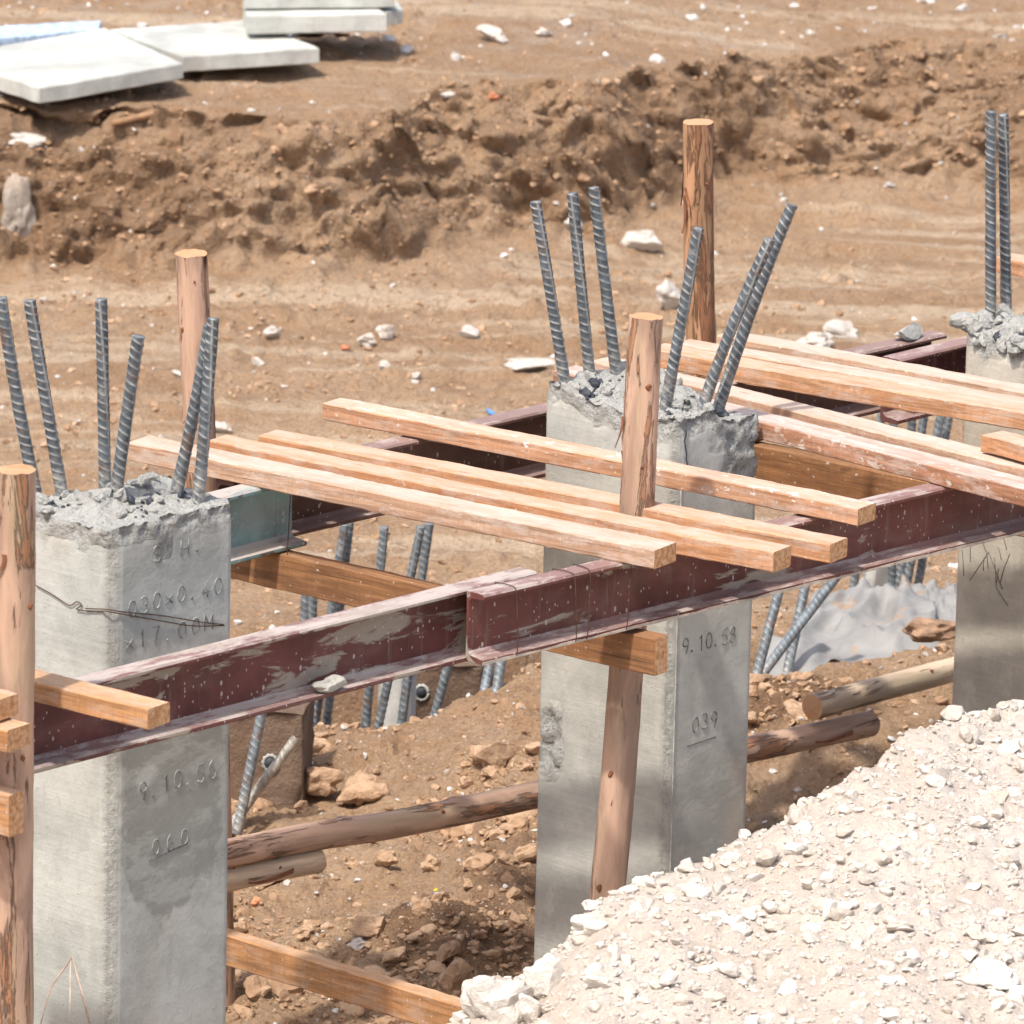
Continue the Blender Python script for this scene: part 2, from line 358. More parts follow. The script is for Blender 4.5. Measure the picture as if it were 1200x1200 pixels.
def lumps(pos, size, k=2, seed=0, flat=.75, facet=.5, rmin=.0, rmax=1.):
    """many stones in one mesh: returns V, F, rnd"""
    v0, f0 = ico(k); n = len(pos); nv = len(v0); rg = np.random.default_rng(seed)
    sc = rg.uniform(.62, 1.25, (n, 1, 3)); V = np.broadcast_to(v0, (n, nv, 3)).copy()
    off = rg.uniform(0, 500, (n, 1, 3)); q = v0[None]*1.15+off
    amp = 1+facet*noise(q[..., 0], q[..., 1], q[..., 2], 3)+.35*facet*noise(q[..., 0]*2.3, q[..., 1]*2.3, q[..., 2]*2.3, 9)
    V *= amp[..., None]
    for _ in range(3):   # chop with random planes for angular faces
        pl = rg.normal(size=(n, 1, 3)); pl /= np.linalg.norm(pl, axis=2, keepdims=True); dd = (V*pl).sum(2, keepdims=True); lim = rg.uniform(.45, .8, (n, 1, 1))
        V -= pl*np.maximum(dd-lim, 0)*.9
    V *= sc
    q = rg.normal(size=(n, 4)); q /= np.linalg.norm(q, axis=1, keepdims=True); a, b, c, d = q.T
    R = np.stack([np.stack([a*a+b*b-c*c-d*d, 2*(b*c-a*d), 2*(b*d+a*c)], 1), np.stack([2*(b*c+a*d), a*a-b*b+c*c-d*d, 2*(c*d-a*b)], 1), np.stack([2*(b*d-a*c), 2*(c*d+a*b), a*a-b*b-c*c+d*d], 1)], 1)
    V = np.einsum('nij,nkj->nki', R, V)*np.asarray(size)[:, None, None]
    V[..., 2] *= flat; V += np.asarray(pos)[:, None, :]
    Fc = f0[None]+np.arange(n)[:, None, None]*nv
    return V.reshape(-1, 3), Fc.reshape(-1, 3), np.repeat(rg.uniform(rmin, rmax, n), nv)
def tube(pts, r, seg=10, cap=True, prof=None):
    pts = np.asarray(pts, float); n = len(pts); r = np.broadcast_to(r, (n,))
    tan = np.gradient(pts, axis=0); tan /= np.linalg.norm(tan, axis=1, keepdims=True)
    x, y, _ = axes(tan[0]); V = []
    th = np.linspace(0, 2*math.pi, seg, endpoint=False)
    for i in range(n):
        x = unit(x-tan[i]*(x@tan[i])); y = np.cross(tan[i], x)
        V.append(pts[i]+r[i]*(np.cos(th)[:, None]*x+np.sin(th)[:, None]*y))
    V = np.concatenate(V); Fq = []
    for i in range(n-1):
        for j in range(seg): k = (j+1) % seg; Fq.append((i*seg+j, i*seg+k, (i+1)*seg+k, (i+1)*seg+j))
    if cap:
        a = len(V); V = np.vstack([V, pts[0], pts[-1]])
        for j in range(seg): k = (j+1) % seg; Fq.append((a, k, j, j)); Fq.append((a+1, (n-1)*seg+j, (n-1)*seg+k, (n-1)*seg+k))
    return V, Fq
def mesh_py(name, V, Fq, mats, mi=None, smooth=True, attrs=None):
    me = bpy.data.meshes.new(name)
    Fq = [tuple(dict.fromkeys(int(i) for i in f)) for f in Fq]
    me.from_pydata([tuple(map(float, v)) for v in V], [], Fq)
    for m in (mats if isinstance(mats, list) else [mats]): me.materials.append(m)
    me.polygons.foreach_set('use_smooth', [smooth]*len(Fq))
    if mi is not None: me.polygons.foreach_set('material_index', mi)
    for k2, v in (attrs or {}).items():
        a = me.attributes.new(k2, 'FLOAT', 'POINT'); a.data.foreach_set('value', np.asarray(v, np.float32))
    me.update(); return me
def merge(parts):
    V, Fq, o = [], [], 0
    for v, f in parts:
        V.append(np.asarray(v)); Fq += [tuple(i+o for i in g) for g in f]; o += len(v)
    return np.vstack(V), Fq
# ------------------------------------------------------------------ terrain
def ang(y): return TH+math.atan((y-600)/FPX)
def interp(x, tab): t = np.array(tab, float); return np.interp(x, t[:, 0], t[:, 1])
BASE = [(-600, 24.4), (0, 24.4), (300, 24.45), (480, 24.65), (600, 25.0), (700, 25.35), (780, 25.75), (850, 26.1), (1000, 26.15), (1200, 26.1), (1900, 26.0)]
TOP = [(-600, 24.75), (0, 24.75), (350, 24.72), (450, 24.78), (510, 25.3), (600, 25.42), (700, 25.5), (760, 25.95), (880, 26.3), (950, 26.65), (1060, 27.0), (1200, 26.85), (1900, 26.9)]
HT = [(-600, .5), (450, .5), (520, .52), (700, .5), (850, .44), (1000, .42), (1200, .42), (1900, .4)]
CREST = [(-400, .0), (250, .0), (330, .03), (420, .07), (490, .12), (540, .18), (620, .25), (760, .28), (880, .27), (1000, .31), (1120, .33), (1700, .3)]
def terrain(X, Y):
    px = 600+8000*X/(np.maximum(Y, 9)*math.cos(TH)+5.3*math.sin(TH))
    px = px+6*fbm(X*1.5, Y*1.5, 0, 3, 5)
    cr_ = interp(px, CREST)
    wob = .12*fbm(X*.9, 0, 0, 2, 60)
    Yc = 18.15+wob
    z = cr_*sm(16.3, 1., (Y*0+1))*0
    z = cr_*sm(16.6, 18.05, Y-wob)*(1-sm(18.25, 18.75, Y-wob))
    z = z-.42*sm(18.35, 18.75, Y-wob)*(1-sm(19.2, 19.55, Y-wob+.12*fbm(X*2, Y, 0, 3, 62)))
    rough = .022*sm(16.0, 16.6, Y)*(1-sm(18.9, 20., Y))+.008
    # loose moist mounds in the pit
    dark_soil = np.zeros_like(X)
    for cx, cy, rx, ry, h, m in MOUNDS:
        q = np.exp(-(((X-cx)/rx)**2+((Y-cy)/ry)**2)*1.2); z = z+h*q; dark_soil = np.maximum(dark_soil, m*sm(.25, .6, q+.15*fbm(X*8, Y*8, 0, 3, 70)))
    # bank
    yb, yt, h = interp(px, BASE), interp(px, TOP), interp(px, HT)
    jag = .10*fbm(X*1.6, Y*1.6, 0, 5, 80, .62)
    yb = yb-.28; t = np.clip((Y+jag-yb)/(yt-yb), 0, 1.0)
    face = 1-(1-t)**1.25
    band = sm(.0, .12, t)*(1-sm(.92, 1., t))
    S = Y*.8+1.5*h*face
    bulge = .18*fbm(X*2.4, S*2.6, .3, 3, 90, .55)+.07*(.3-np.abs(fbm(X*4.5, S*5, 0, 4, 95, .6)))+.085*clodf(X*6, S*7, 500, 1.5)+.05*clodf(X*11, S*12, 505, 1.5)+.025*clodf(X*17, S*19, 510, 1.2)+.022*fbm(X*22, S*24, 0, 4, 97, .65)
    undercut = .12*np.exp(-((t-.86)/.07)**2)*sm(-.1, .3, fbm(X*1.7, 0, 0, 3, 98))
    z = z+h*face+bulge*band*.45
    push = band*(bulge*.75-undercut)+0*z
    z = z+.06*np.exp(-((Y-yb+.05)/.30)**2)*(.6+fbm(X*3, Y*4, 0, 3, 99)+clodf(X*8, Y*8, 520))
    up = sm(.98, 1.3, t+np.maximum(Y-yt, 0))
    z = z+np.maximum(Y-yt, 0)*.018
    flat = sm(19.7, 20.2, Y)*(1-sm(-.35, -.05, Y-yb))+sm(0, .25, Y-yt)
    pale = sm(0, .3, Y-yt)
    # relief
    big = .03*fbm(X*.8, Y*.8, 0, 3, 1)
    med = fbm(X*4.3, Y*4.3, 0, 5, 11, .58)
    rid = (1-np.abs(fbm(X*7, Y*7, 0, 3, 21)))**3
    z = z+big+med*(rough*1.6+.012*(1-flat)+.03*band)+rid*.012*(1-flat)
    loose = sm(15.8, 16.3, Y)*(1-sm(19.0, 19.8, Y)); fz = np.clip(flat, 0, 1)
    z = z+(1-flat)*loose*(.026*clodf(X*9, Y*9, 530, 2.5)+.012*clodf(X*24, Y*24, 540, 1.5))+flat*(.030*clodf(X*9, Y*9, 550, 5.)+.016*clodf(X*18, Y*18, 555, 3.)+.009*clodf(X*31, Y*31, 560, 2.)+.006*fbm(X*30, Y*30, 0, 3, 570))*sm(-.45, .25, fbm(X*1.3, Y*1.1, 0, 3, 580))
    rut = noise(X*.35+3, Y*3.2, 0, 31)+.5*noise(X*.8, Y*9, 0, 33)
    z = z+.034*rut*flat+.006*fbm(X*14, Y*14, 0, 3, 41)
    dark_soil = np.maximum(dark_soil, .55*band*sm(-.1, .35, fbm(X*2.5, Y*3, 0, 4, 44)))
    trench = sm(18.4, 18.8, Y)*(1-sm(19.4, 19.7, Y)); dark_soil = np.maximum(dark_soil, trench*.8)  # trench soil set darker than the ground around it
    return z, flat, dark_soil, pale, band, push
def G(x, y): return float(terrain(np.array([x]), np.array([y]))[0][0])
def onground(px, py, it=6):
    z = 0.
    for _ in range(14): p = P(px, py, z); z = .5*z+.5*G(p[0], p[1])
    p = P(px, py, z); return np.array([p[0], p[1], G(p[0], p[1])])
def gm(px, py, z=0.): p = P(px, py, z); return p[0], p[1]
MOUNDS = []
for px, py, rx, ry, h, m in ((535, 1120, .24, .28, .10, .9), (925, 945, .17, .22, .06, .9), (600, 1060, .16, .25, .05, .5), (470, 860, .3, .2, .02, 0), (560, 840, .25, .16, .03, 0),
                             (350, 905, .2, .2, .05, 0), (450, 930, .18, .15, .05, 0), (900, 830, .2, .16, .05, .3), (330, 1180, .25, .22, .05, 0), (1060, 770, .25, .12, .05, 0)):
    MOUNDS.append((*gm(px, py), rx, ry, h, m))
def gaxis(lo, hi, step, far, grow=1.25):
    a = list(np.arange(lo, hi+1e-6, step)); s = step; x = a[-1]
    while x < far: s *= grow; x += s; a.append(x)
    return a
xs = gaxis(0, 2.3, .0115, 400); xs = np.array([-x for x in xs[:0:-1]]+xs)
yy = list(np.arange(15.6, 19.8, .016))+list(np.arange(19.8, 24.2, .02))+list(np.arange(24.2, 27.3, .014)); yy += [y for y in gaxis(27.33, 30.5, .05, 900)]
lo = []; s_ = .05; y_ = 15.6
while y_ > -200: s_ *= 1.2; y_ -= s_; lo.append(y_)
ys = np.array(lo[::-1]+yy)
X, Y = np.meshgrid(xs, ys)
zz, fl, mo, pa, band, push_ = terrain(X, Y)
fade = 1-sm(6, 30, np.abs(X)+np.maximum(Y-32, 0))
Xd = X+band*.03*fbm(X*8, Y*5, zz*10, 4, 120)*fade; Yd = Y-push_*fade
nx, ny = len(xs), len(ys)
V = np.stack([Xd, Yd, zz], -1).reshape(-1, 3)
i = np.arange(ny-1)[:, None]*nx+np.arange(nx-1)[None]
Fq = np.stack([i, i+1, i+1+nx, i+nx], -1).reshape(-1, 4)
me = mesh_np('ground', V, Fq, M['soil'], {'flat': fl.ravel(), 'dark_soil': mo.ravel(), 'pale': pa.ravel()})
tag(link('ground', me), None, None, kind='structure')
# ------------------------------------------------------------------ white rubble heap
HC = [(420, 1290, 13.9), (470, 1235, 14.0), (525, 1196, 14.1), (570, 1160, 14.2), (620, 1150, 14.25), (660, 1110, 14.3), (700, 1068, 14.4), (760, 1032, 14.5), (830, 1012, 14.6), (880, 985, 14.75), (950, 935, 14.9), (1000, 903, 15.05), (1050, 872, 15.2), (1110, 846, 15.35), (1200, 832, 15.5), (1400, 800, 15.7), (1800, 790, 15.8)]
hc = np.array([Pd(*c) for c in HC])
def heap_z(X, Y):
    Yc = np.interp(X, hc[:, 0], hc[:, 1])+.05*noise(X*5, 3.3, 0, 8)+.04*noise(X*13, 3.3, 0, 9)
    Zc = np.interp(X, hc[:, 0], hc[:, 2])
    Zc = np.where(X < hc[0, 0], hc[0, 2]-(hc[0, 0]-X)*1.1, Zc)
    back = np.maximum(Y-Yc, 0); fr = np.maximum(Yc-Y, 0)
    z = Zc-np.minimum(back*.95, 3)-.018*back-fr*.085-.02*fr*fr*sm(0, 2, fr)
    z = z-np.maximum(12.8-Y, 0)*.25
    z = z+.03*fbm(X*3.2, Y*3.2, 0, 4, 210)+.022*clodf(X*11, Y*11, 600, 2.)+.012*clodf(X*26, Y*26, 610, 1.2)+.007*clodf(X*55, Y*55, 620, 1.)+.016*fbm(X*9, Y*9, 0, 6, 220, .66)
    return z
hx = np.concatenate([np.arange(-.9, 1.6, .011), np.arange(1.6, 6, .08)]); hy = np.concatenate([np.arange(8.5, 12.9, .08), np.arange(12.9, 17.2, .013)])
X, Y = np.meshgrid(hx, hy); hz = np.maximum(heap_z(X, Y), -.3)
nx, ny = len(hx), len(hy); i = np.arange(ny-1)[:, None]*nx+np.arange(nx-1)[None]
V = np.stack([X, Y, hz], -1).reshape(-1, 3); Fq = np.stack([i, i+1, i+1+nx, i+nx], -1).reshape(-1, 4)
keep = (hz.ravel()[Fq] > -.25).any(1)
heap = link('rubble_heap', mesh_np('rubble_heap', V, Fq[keep], M['heap']))
tag(heap, 'mound of crushed white limestone rubble in the near right corner', 'rubble', kind='stuff')
def scatter_heap(n, smin, smax, k, seed, p=2.2):
    rg = np.random.default_rng(seed); x = rg.uniform(-.7, 1.5, n); y = rg.uniform(12.9, 16.1, n)
    Yc = np.interp(x, hc[:, 0], hc[:, 1]); m = (y < Yc+.35); x, y = x[m], y[m]
    s = smin+(smax-smin)*rg.random(len(x))**p*1.; z = heap_z(x, y); m = z > 0
    return lumps(np.stack([x[m], y[m], z[m]+s[m]*.12], 1), s[m], k, seed)
for nm, n, a, b, k, sd, pw in (('limestone_grit', 26000, .0016, .009, 1, 31, 2.2), ('limestone_chips', 4200, .006, .026, 2, 32, 2.8)):
    V, Fc, r = scatter_heap(n, a, b, k, sd, pw)
    tag(link(nm, mesh_np(nm, V, Fc, M['lime'], {'rnd': r}, smooth=False)), 'loose white limestone chips covering the rubble mound', 'gravel', kind='stuff')
# clods and grit on the soil
def scatter_soil(n, x0, x1, y0, y1, smin, smax, k, seed, mat, nm, label, p=3., rmin=0, rmax=1., dens=None, flat=.75, sink=.15):
    rg = np.random.default_rng(seed); y = rg.uniform(y0, y1, n); x = rg.uniform(x0, x1, n)*y/18.
    z, f, mo, pa, bd, pu = terrain(x, y); y = y-pu
    if dens is not None: m = rg.random(n) < dens(x, y, f, mo, bd); x, y, z = x[m], y[m], z[m]
    s = smin+(smax-smin)*rg.random(len(x))**p
    V, Fc, r = lumps(np.stack([x, y, z+s*sink], 1), s, k, seed, flat, .55, rmin, rmax)
    tag(link(nm, mesh_np(nm, V, Fc, M[mat], {'rnd': r}, smooth=False)), label, 'soil' if mat == 'clod' else 'gravel', kind='stuff')
cl = lambda x, y, f, mo, bd: np.clip(sm(-.25, .3, fbm(x*2.4, y*2.4, 0, 3, 300))+mo, .08, 1)
scatter_soil(17000, -1.1, 1.4, 15.9, 18.6, .003, .015, 1, 41, 'clod', 'soil_crumbs', 'loose brown crumbs of soil on the pit floor', 2.5, dens=cl)
scatter_soil(1700, -1.1, 1.4, 16.0, 18.5, .012, .052, 3, 42, 'clod', 'soil_clods', 'larger brown clods of soil heaped in the pit', 3.6, dens=cl, rmin=.3)
scatter_soil(1100, -1.6, 1.6, 23.7, 27.0, .008, .028, 2, 43, 'clod', 'bank_clods', 'brown clods clinging to the cut earth bank', 3.2, dens=lambda x, y, f, mo, bd: .06+bd*.9, rmin=.0, rmax=.75, sink=.0)
scatter_soil(12000, -1.6, 1.6, 23.7, 27.2, .004, .016, 1, 48, 'clod', 'bank_crumbs', 'fine brown crumbs covering the cut earth bank', 2., dens=lambda x, y, f, mo, bd: .1+bd*.9, rmin=.0, rmax=.7, sink=.0)
scatter_soil(9000, -1.5, 1.5, 19.6, 24.5, .003, .018, 1, 44, 'clod', 'track_crumbs', 'brown crumbs of soil scattered over the flat track', 3., dens=cl)
scatter_soil(1300, -1.7, 1.7, 19.6, 30., .003, .017, 1, 45, 'pebble', 'track_pebbles', 'small pale pebbles scattered over the brown soil behind', 3.4, rmin=.4)
scatter_soil(900, -1.1, 1.4, 15.9, 18.6, .003, .013, 1, 46, 'pebble', 'pit_pebbles', 'small pale pebbles scattered on the pit floor', 2.5)
scatter_soil(500, -1.7, 1.7, 25.6, 30., .004, .03, 2, 47, 'pebble', 'terrace_pebbles', 'pale gravel strewn on the upper terrace', 3.5, rmin=.3, dens=lambda x, y, f, mo, bd: f)
# single rocks
def rock(px, py, wpx, hpx, label, mat='rock', at=None, seed=1, k=4, facet=.55, group=None, name='rock', surf=None, cat='rock'):
    if at is None:
        at = onground(px, py+hpx*.45)
    dist = np.linalg.norm(at-CAM); w = wpx/FPX*dist/2; h = hpx/FPX*dist/2*1.03
    v, f, r = lumps([(0, 0, 0)], [1.], k, seed, 1., facet); r = 0*r+.75
    q = v*3.1; v = v*(1+.10*fbm(q[:, 0], q[:, 1], q[:, 2], 4, seed))[:, None]
    v -= (v.max(0)+v.min(0))/2; ex = (v.max(0)-v.min(0))/2; v = v/ex*np.array([w, w*.8, h]); v[:, 2] += h*.8
    o = link(name, mesh_np(name, v, f, M[mat], {'rnd': r}, smooth=False), None, Matrix.Translation(Vector(at))); o.rotation_euler.z = 0
    return tag(o, label, cat, group)
rk = [(752, 280, 52, 27, 'bright white angular rock lying left of the tall orange pole'), (785, 345, 34, 36, 'upright whitish rock half hidden behind a leaning rebar'),
      (430, 397, 24, 18, 'white rock, left one of the pair in the middle of the soil track'), (452, 388, 26, 20, 'cream rock, right one of the pair in the middle of the soil track'),
      (318, 391, 20, 15, 'small grey white rock to the right of the pinkish post top'), (303, 424, 18, 12, 'small white rock between the pinkish post and the paired rocks'),
      (577, 39, 38, 20, 'pale rubble lump on the upper terrace near the middle'), (637, 37, 20, 12, 'small pale stone right of the rubble lump on the upper terrace'),
      (30, 139, 50, 13, 'flat whitish stone on the bank edge below the nearest slab'), (20, 262, 42, 84, 'tall pale grey stone embedded in the earth bank at the left edge'),
      (620, 427, 62, 13, 'long flat pale stone left of the leaning rebars'), (955, 397, 46, 20, 'broad low brownish stone behind the far timbers'), (985, 384, 44, 20, 'tan stone lying behind the broad low one by the far timbers'),
      (672, 240, 22, 20, 'tan stone at the foot of the bank behind the rebar tops'), (548, 388, 26, 14, 'brown grey stone right of the paired white rocks'),
      (450, 428, 14, 12, 'small white stone just below the paired rocks'), (208, 438, 16, 9, 'small white stone left of the pinkish post'), (52, 352, 12, 8, 'small white stone between the two leftmost rebars'),
      (488, 440, 12, 9, 'small grey stone above the spattered timber'), (258, 500, 30, 12, 'flat bluish stone behind the pale front timber')]
for j, (x, y, w, h, lb) in enumerate(rk): rock(x, y, w, h, lb, mat='rockdull' if 'embedded' in lb else 'rock', at=onground(x, y+h*.45)+np.array([0, .09, -.02]) if 'embedded' in lb else None, seed=100+j)
sk = [(425, 925, 62, 38, 'largest tan soil boulder left of the long log'), (378, 915, 52, 44, 'angular tan soil boulder beside the leaning bent rebar'), (580, 885, 66, 36, 'rounded tan soil boulder touching the grey pile edge'),
      (452, 1005, 30, 22, 'dark soil clump just under the long log'), (414, 1010, 18, 14, 'round soil clump beside the broken short log'), (1065, 757, 34, 22, 'soil lump in front of the grey sheet'),
      (1035, 763, 24, 20, 'pale stone on the crest in front of the grey sheet'), (505, 1010, 26, 20, 'brown clod midway under the long log'), (553, 1010, 24, 18, 'brown clod to the right under the long log'),
      (430, 1085, 44, 26, 'cracked tan slab of dry soil beside the dark mound'), (420, 1105, 30, 16, 'whitish chalky stone left of the dark mound')]
for j, (x, y, w, h, lb) in enumerate(sk): rock(x, y, w, h, lb, 'clod' if 'soil' in lb or 'clod' in lb else 'rock', seed=200+j, name='boulder' if 'boulder' in lb else 'rock')
def heap_pt(px, py):
    z = .85
    for _ in range(20): p = P(px, py, z); z = .6*z+.4*float(heap_z(np.array(p[0]), np.array(p[1])))
    return P(px, py, z)
hk = [(583, 1163, 88, 62, 'large white boulder at the tip of the rubble mound'), (640, 1140, 56, 52, 'whitish boulder right behind the large one at the mound tip'), (622, 1180, 30, 40, 'tan boulder squeezed between larger ones at the mound tip'),
      (690, 1085, 44, 26, 'tan stone on the mound edge beside the front post'), (1085, 905, 52, 18, 'flat pale stone with a shadow under it high on the mound'), (1160, 1140, 70, 30, 'long grey white stone low on the right of the mound'),
      (1055, 1083, 34, 16, 'bright white chip in the middle of the mound'), (815, 1045, 36, 22, 'white stone on the mound edge below the grey pile'), (785, 1020, 30, 18, 'small white stone near the pile on the mound edge'),
      (1130, 870, 30, 14, 'white stone at the mound crest near the tan pile'), (860, 1080, 34, 18, 'cream stone a little inside the mound edge'), (700, 1150, 36, 20, 'blue grey stone among white ones left on the mound'), (960, 960, 40, 16, 'thin grey stone on the upper slope of the mound'), (1040, 1150, 26, 16, 'cream stone near the bottom of the mound')]
for j, (x, y, w, h, lb) in enumerate(hk):
    rock(x, y, w, h, lb, 'lime', at=heap_pt(x, y+h*.35)-np.array([0, 0, .15*h/FPX*15]), seed=300+j, name='boulder' if 'boulder' in lb else 'rock')
# ------------------------------------------------------------------ rebar
_rb = {}
def rebar_mesh(L, r=.0145, bend=(0, 0), mat='rebar', pitch=.0195, key=0, seg=28):
    n = int(L/.0016); z = np.linspace(0, L, n); th = np.linspace(0, 2*math.pi, seg, endpoint=False)
    Zg, T = np.meshgrid(z, th, indexing='ij')
    tw = T+Zg*1.2*(1+key % 3)
    # two rows of slanting crescent ribs and two longitudinal ribs
    half = np.mod(tw, math.pi); slope = .0095
    ph = (Zg+slope*(half/math.pi*2-1)*np.where(np.mod(tw, 2*math.pi) < math.pi, 1, 1)*1.1)/pitch
    rb = np.exp(-((np.mod(ph, 1)-.5)/.12)**2)*np.clip(np.sin(half)*2.2, 0, 1)
    lg = np.exp(-(np.minimum(half, math.pi-half)/.17)**2)
    w = noise(Zg*40, T*1.5, 0, 5)*.0005; rb = rb*(.75+.45*noise(Zg*60, T, key*3., 8)); bend = (bend[0]+.004*math.sin(key*2.3+1), .005*math.cos(key*1.7))
    R = r*.93+.0022*rb+.0016*lg+w
    bx = bend[0]*(z/L)**2; by = bend[1]*(z/L)**2
    Vx = R*np.cos(T)+bx[:, None]; Vy = R*np.sin(T)+by[:, None]
    V = np.stack([Vx, Vy, Zg], -1).reshape(-1, 3); at = np.maximum(rb, lg*.8).ravel()
    i = np.arange(n-1)[:, None]*seg+np.arange(seg)[None]; j = np.arange(n-1)[:, None]*seg+(np.arange(seg)+1) % seg
    Fq = np.stack([i, j, j+seg, i+seg], -1).reshape(-1, 4).tolist()
    a = len(V); V = np.vstack([V, [bx[-1], by[-1], L]]); at = np.append(at, .6)
    Fq += [(a, (n-1)*seg+q, (n-1)*seg+(q+1) % seg) for q in range(seg)]
    return mesh_py('rebar', V, Fq, M[mat], attrs={'rib': at})
def add_rebar(parent, base, top, r=.0145, mat='rebar', bend=0., key=0, sink=.05, label=None):
    base = np.asarray(base, float); top = np.asarray(top, float); z = unit(top-base); base = base-z*sink; L = np.linalg.norm(top-base)
    x = unit(np.cross([0, 1., 0], z)); y = np.cross(z, x)
    m = frame(x, y, z, base); me = rebar_mesh(L, r, (bend, 0), mat, key=key)
    if bend:   # keep the chord end in place
        me.transform(Matrix.Shear('XY', 4, (-bend/L, 0)))
    o = link('rebar', me)
    if parent is not None: o.parent = parent; o.matrix_local = Matrix.Translation(-parent.location) @ m
    else: o.matrix_local = m
    if label: o['label'] = label
    return o
# ------------------------------------------------------------------ precast piles
PA = push(A0, .37); PB = push(B0, .50)
def shaft(c0, wd, wn, z0, ztop, mat, cham=.02, spall=None, damp=None, dz=.014, ds=.0105, topamp=.012, ridge=None, seed=0, rough_top=.05):
    """local frame: x along the row, y away from the viewer, origin at the near corner"""
    def side(p, q): n = max(2, int(np.hypot(q[0]-p[0], q[1]-p[1])/ds)); t = np.arange(n)/n; return np.stack([p[0]+(q[0]-p[0])*t, p[1]+(q[1]-p[1])*t], 1)
    c = cham; cor = [(c, 0), (wd-c*.6, 0), (wd, c*.6), (wd, wn-c*.6), (wd-c*.6, wn), (c*.6, wn), (0, wn-c*.6), (0, c)]
    ring = np.vstack([side(cor[k], cor[(k+1) % 8]) for k in range(8)]); m = len(ring)
    isR = ((ring[:, 1] < c*.5)).astype(float); isC = ((ring[:, 0] < c) & (ring[:, 1] < c)).astype(float)
    nz = int((ztop-z0)/dz)
    def zt(x, y):
        a = topamp*(fbm(x*22+seed, y*22, 0, 4, seed, .6)*2.)+(ridge(x, y) if ridge is not None else 0)
        return ztop+a
    edge = zt(ring[:, 0], ring[:, 1])
    cen = np.array([wd/2, wn/2]); V = []; at = {'right': [], 'cham': [], 'rough': [], 'damp': []}
    out = ring-cen; out[:, 0] /= wd/2; out[:, 1] /= wn/2
    big = np.abs(out).max(1, keepdims=True); nrm = np.where(np.abs(out) > big*.96, np.sign(out), 0); nrm = nrm/np.maximum(np.linalg.norm(nrm, axis=1, keepdims=True), 1e-6)
    for k in range(nz+1):
        t = k/nz; z = z0+(edge-z0)*(t)
        x, y = ring.T
        sp = np.zeros(m)
        tn = fbm(x*25, y*25, z*25, 3, seed+3)
        depth_from_top = edge-z
        sp = np.maximum(sp, 1-sm(rough_top*.3, rough_top, depth_from_top+.02*tn))
        if spall is not None: sp = np.maximum(sp, spall(x, y, z, tn))
        dp = .0009*fbm(x*9, y*9, z*9, 3, seed+5)+isC*.0022*fbm(x*60, y*60, z*60, 3, seed+7)
        q = sp*(-.007+.023*fbm(x*38, y*38, z*38, 4, seed+9, .62))
        V.append(np.stack([x+nrm[:, 0]*(dp+q), y+nrm[:, 1]*(dp+q), z], 1))
        at['right'].append(isR); at['cham'].append(isC); at['rough'].append(sp)
        at['damp'].append(damp(x, y, z)*isR if damp is not None else np.zeros(m))
    K = 26
    for k in range(1, K):
        s = 1-k/K; x = cen[0]+(ring[:, 0]-cen[0])*s; y = cen[1]+(ring[:, 1]-cen[1])*s
        V.append(np.stack([x, y, zt(x, y)+.008*fbm(x*70, y*70, 0, 3, seed+13)], 1)); o = np.ones(m)
        at['right'].append(o*0); at['cham'].append(o*0); at['rough'].append(o); at['damp'].append(o*0)
    rows = len(V); V = np.vstack(V)
    i = np.arange(rows-1)[:, None]*m+np.arange(m)[None]; j = np.arange(rows-1)[:, None]*m+(np.arange(m)+1) % m
    Fq = np.stack([i, j, j+m, i+m], -1).reshape(-1, 4)
    V = np.vstack([V, [[cen[0], cen[1], float(zt(cen[0], cen[1]))]]])
    Fl = Fq.tolist()+[((rows-1)*m+a, (rows-1)*m+(a+1) % m, len(V)-1) for a in range(m)]
    A = {k2: np.append(np.concatenate(v), 1 if k2 == 'rough' else 0) for k2, v in at.items()}
    return mesh_py('shaft', V, Fl, mat, attrs=A), zt
# single-stroke characters, box 0..1 x 0..1.5
arc = lambda cx, cy, rx, ry, a, b, n=12: [(cx+rx*math.cos(math.radians(a+(b-a)*t/n)), cy+ry*math.sin(math.radians(a+(b-a)*t/n))) for t in range(n+1)]
GL = {'0': [arc(.5, .75, .42, .72, 90, 450, 20)], '1': [[(.25, 1.2), (.55, 1.5), (.55, 0)]], '3': [arc(.45, 1.1, .38, .38, 150, -80)+arc(.45, .38, .42, .38, 80, -150)],
      '4': [[(.7, 0), (.7, 1.5), (.05, .45), (.95, .45)]], '5': [[(.85, 1.5), (.2, 1.5), (.15, .85)]+arc(.48, .45, .4, .45, 110, -150)], '6': [arc(.9, .9, .78, .7, 120, 180, 6)+arc(.5, .42, .38, .42, 180, 520, 16)],
      '7': [[(.1, 1.5), (.9, 1.5), (.4, 0)]], '8': [arc(.5, 1.12, .33, .36, -90, 270, 14), arc(.5, .38, .4, .38, 90, 450, 16)], '9': [arc(.5, 1.08, .38, .4, 0, 360, 16)+[(.85, .6), (.6, 0)]],
      'x': [[(.1, .15), (.9, .95)], [(.1, .95), (.9, .15)]], 'M': [[(0, 0), (0, 1.5), (.5, .6), (1, 1.5), (1, 0)]], 'S': [arc(.5, 1.12, .36, .36, 30, 270)+arc(.5, .38, .38, .38, 90, -150)],
      'H': [[(.05, 0), (.05, 1.5)], [(.95, 0), (.95, 1.5)], [(.05, .75), (.95, .75)]], 'Q': [arc(.5, .75, .42, .72, 90, 450, 20), [(.55, .35), (.95, -.05)]],
      '.': [arc(.3, .08, .08, .08, 0, 360, 6)], '_': [[(0, -.3), (1.3, -.22)]], ' ': []}
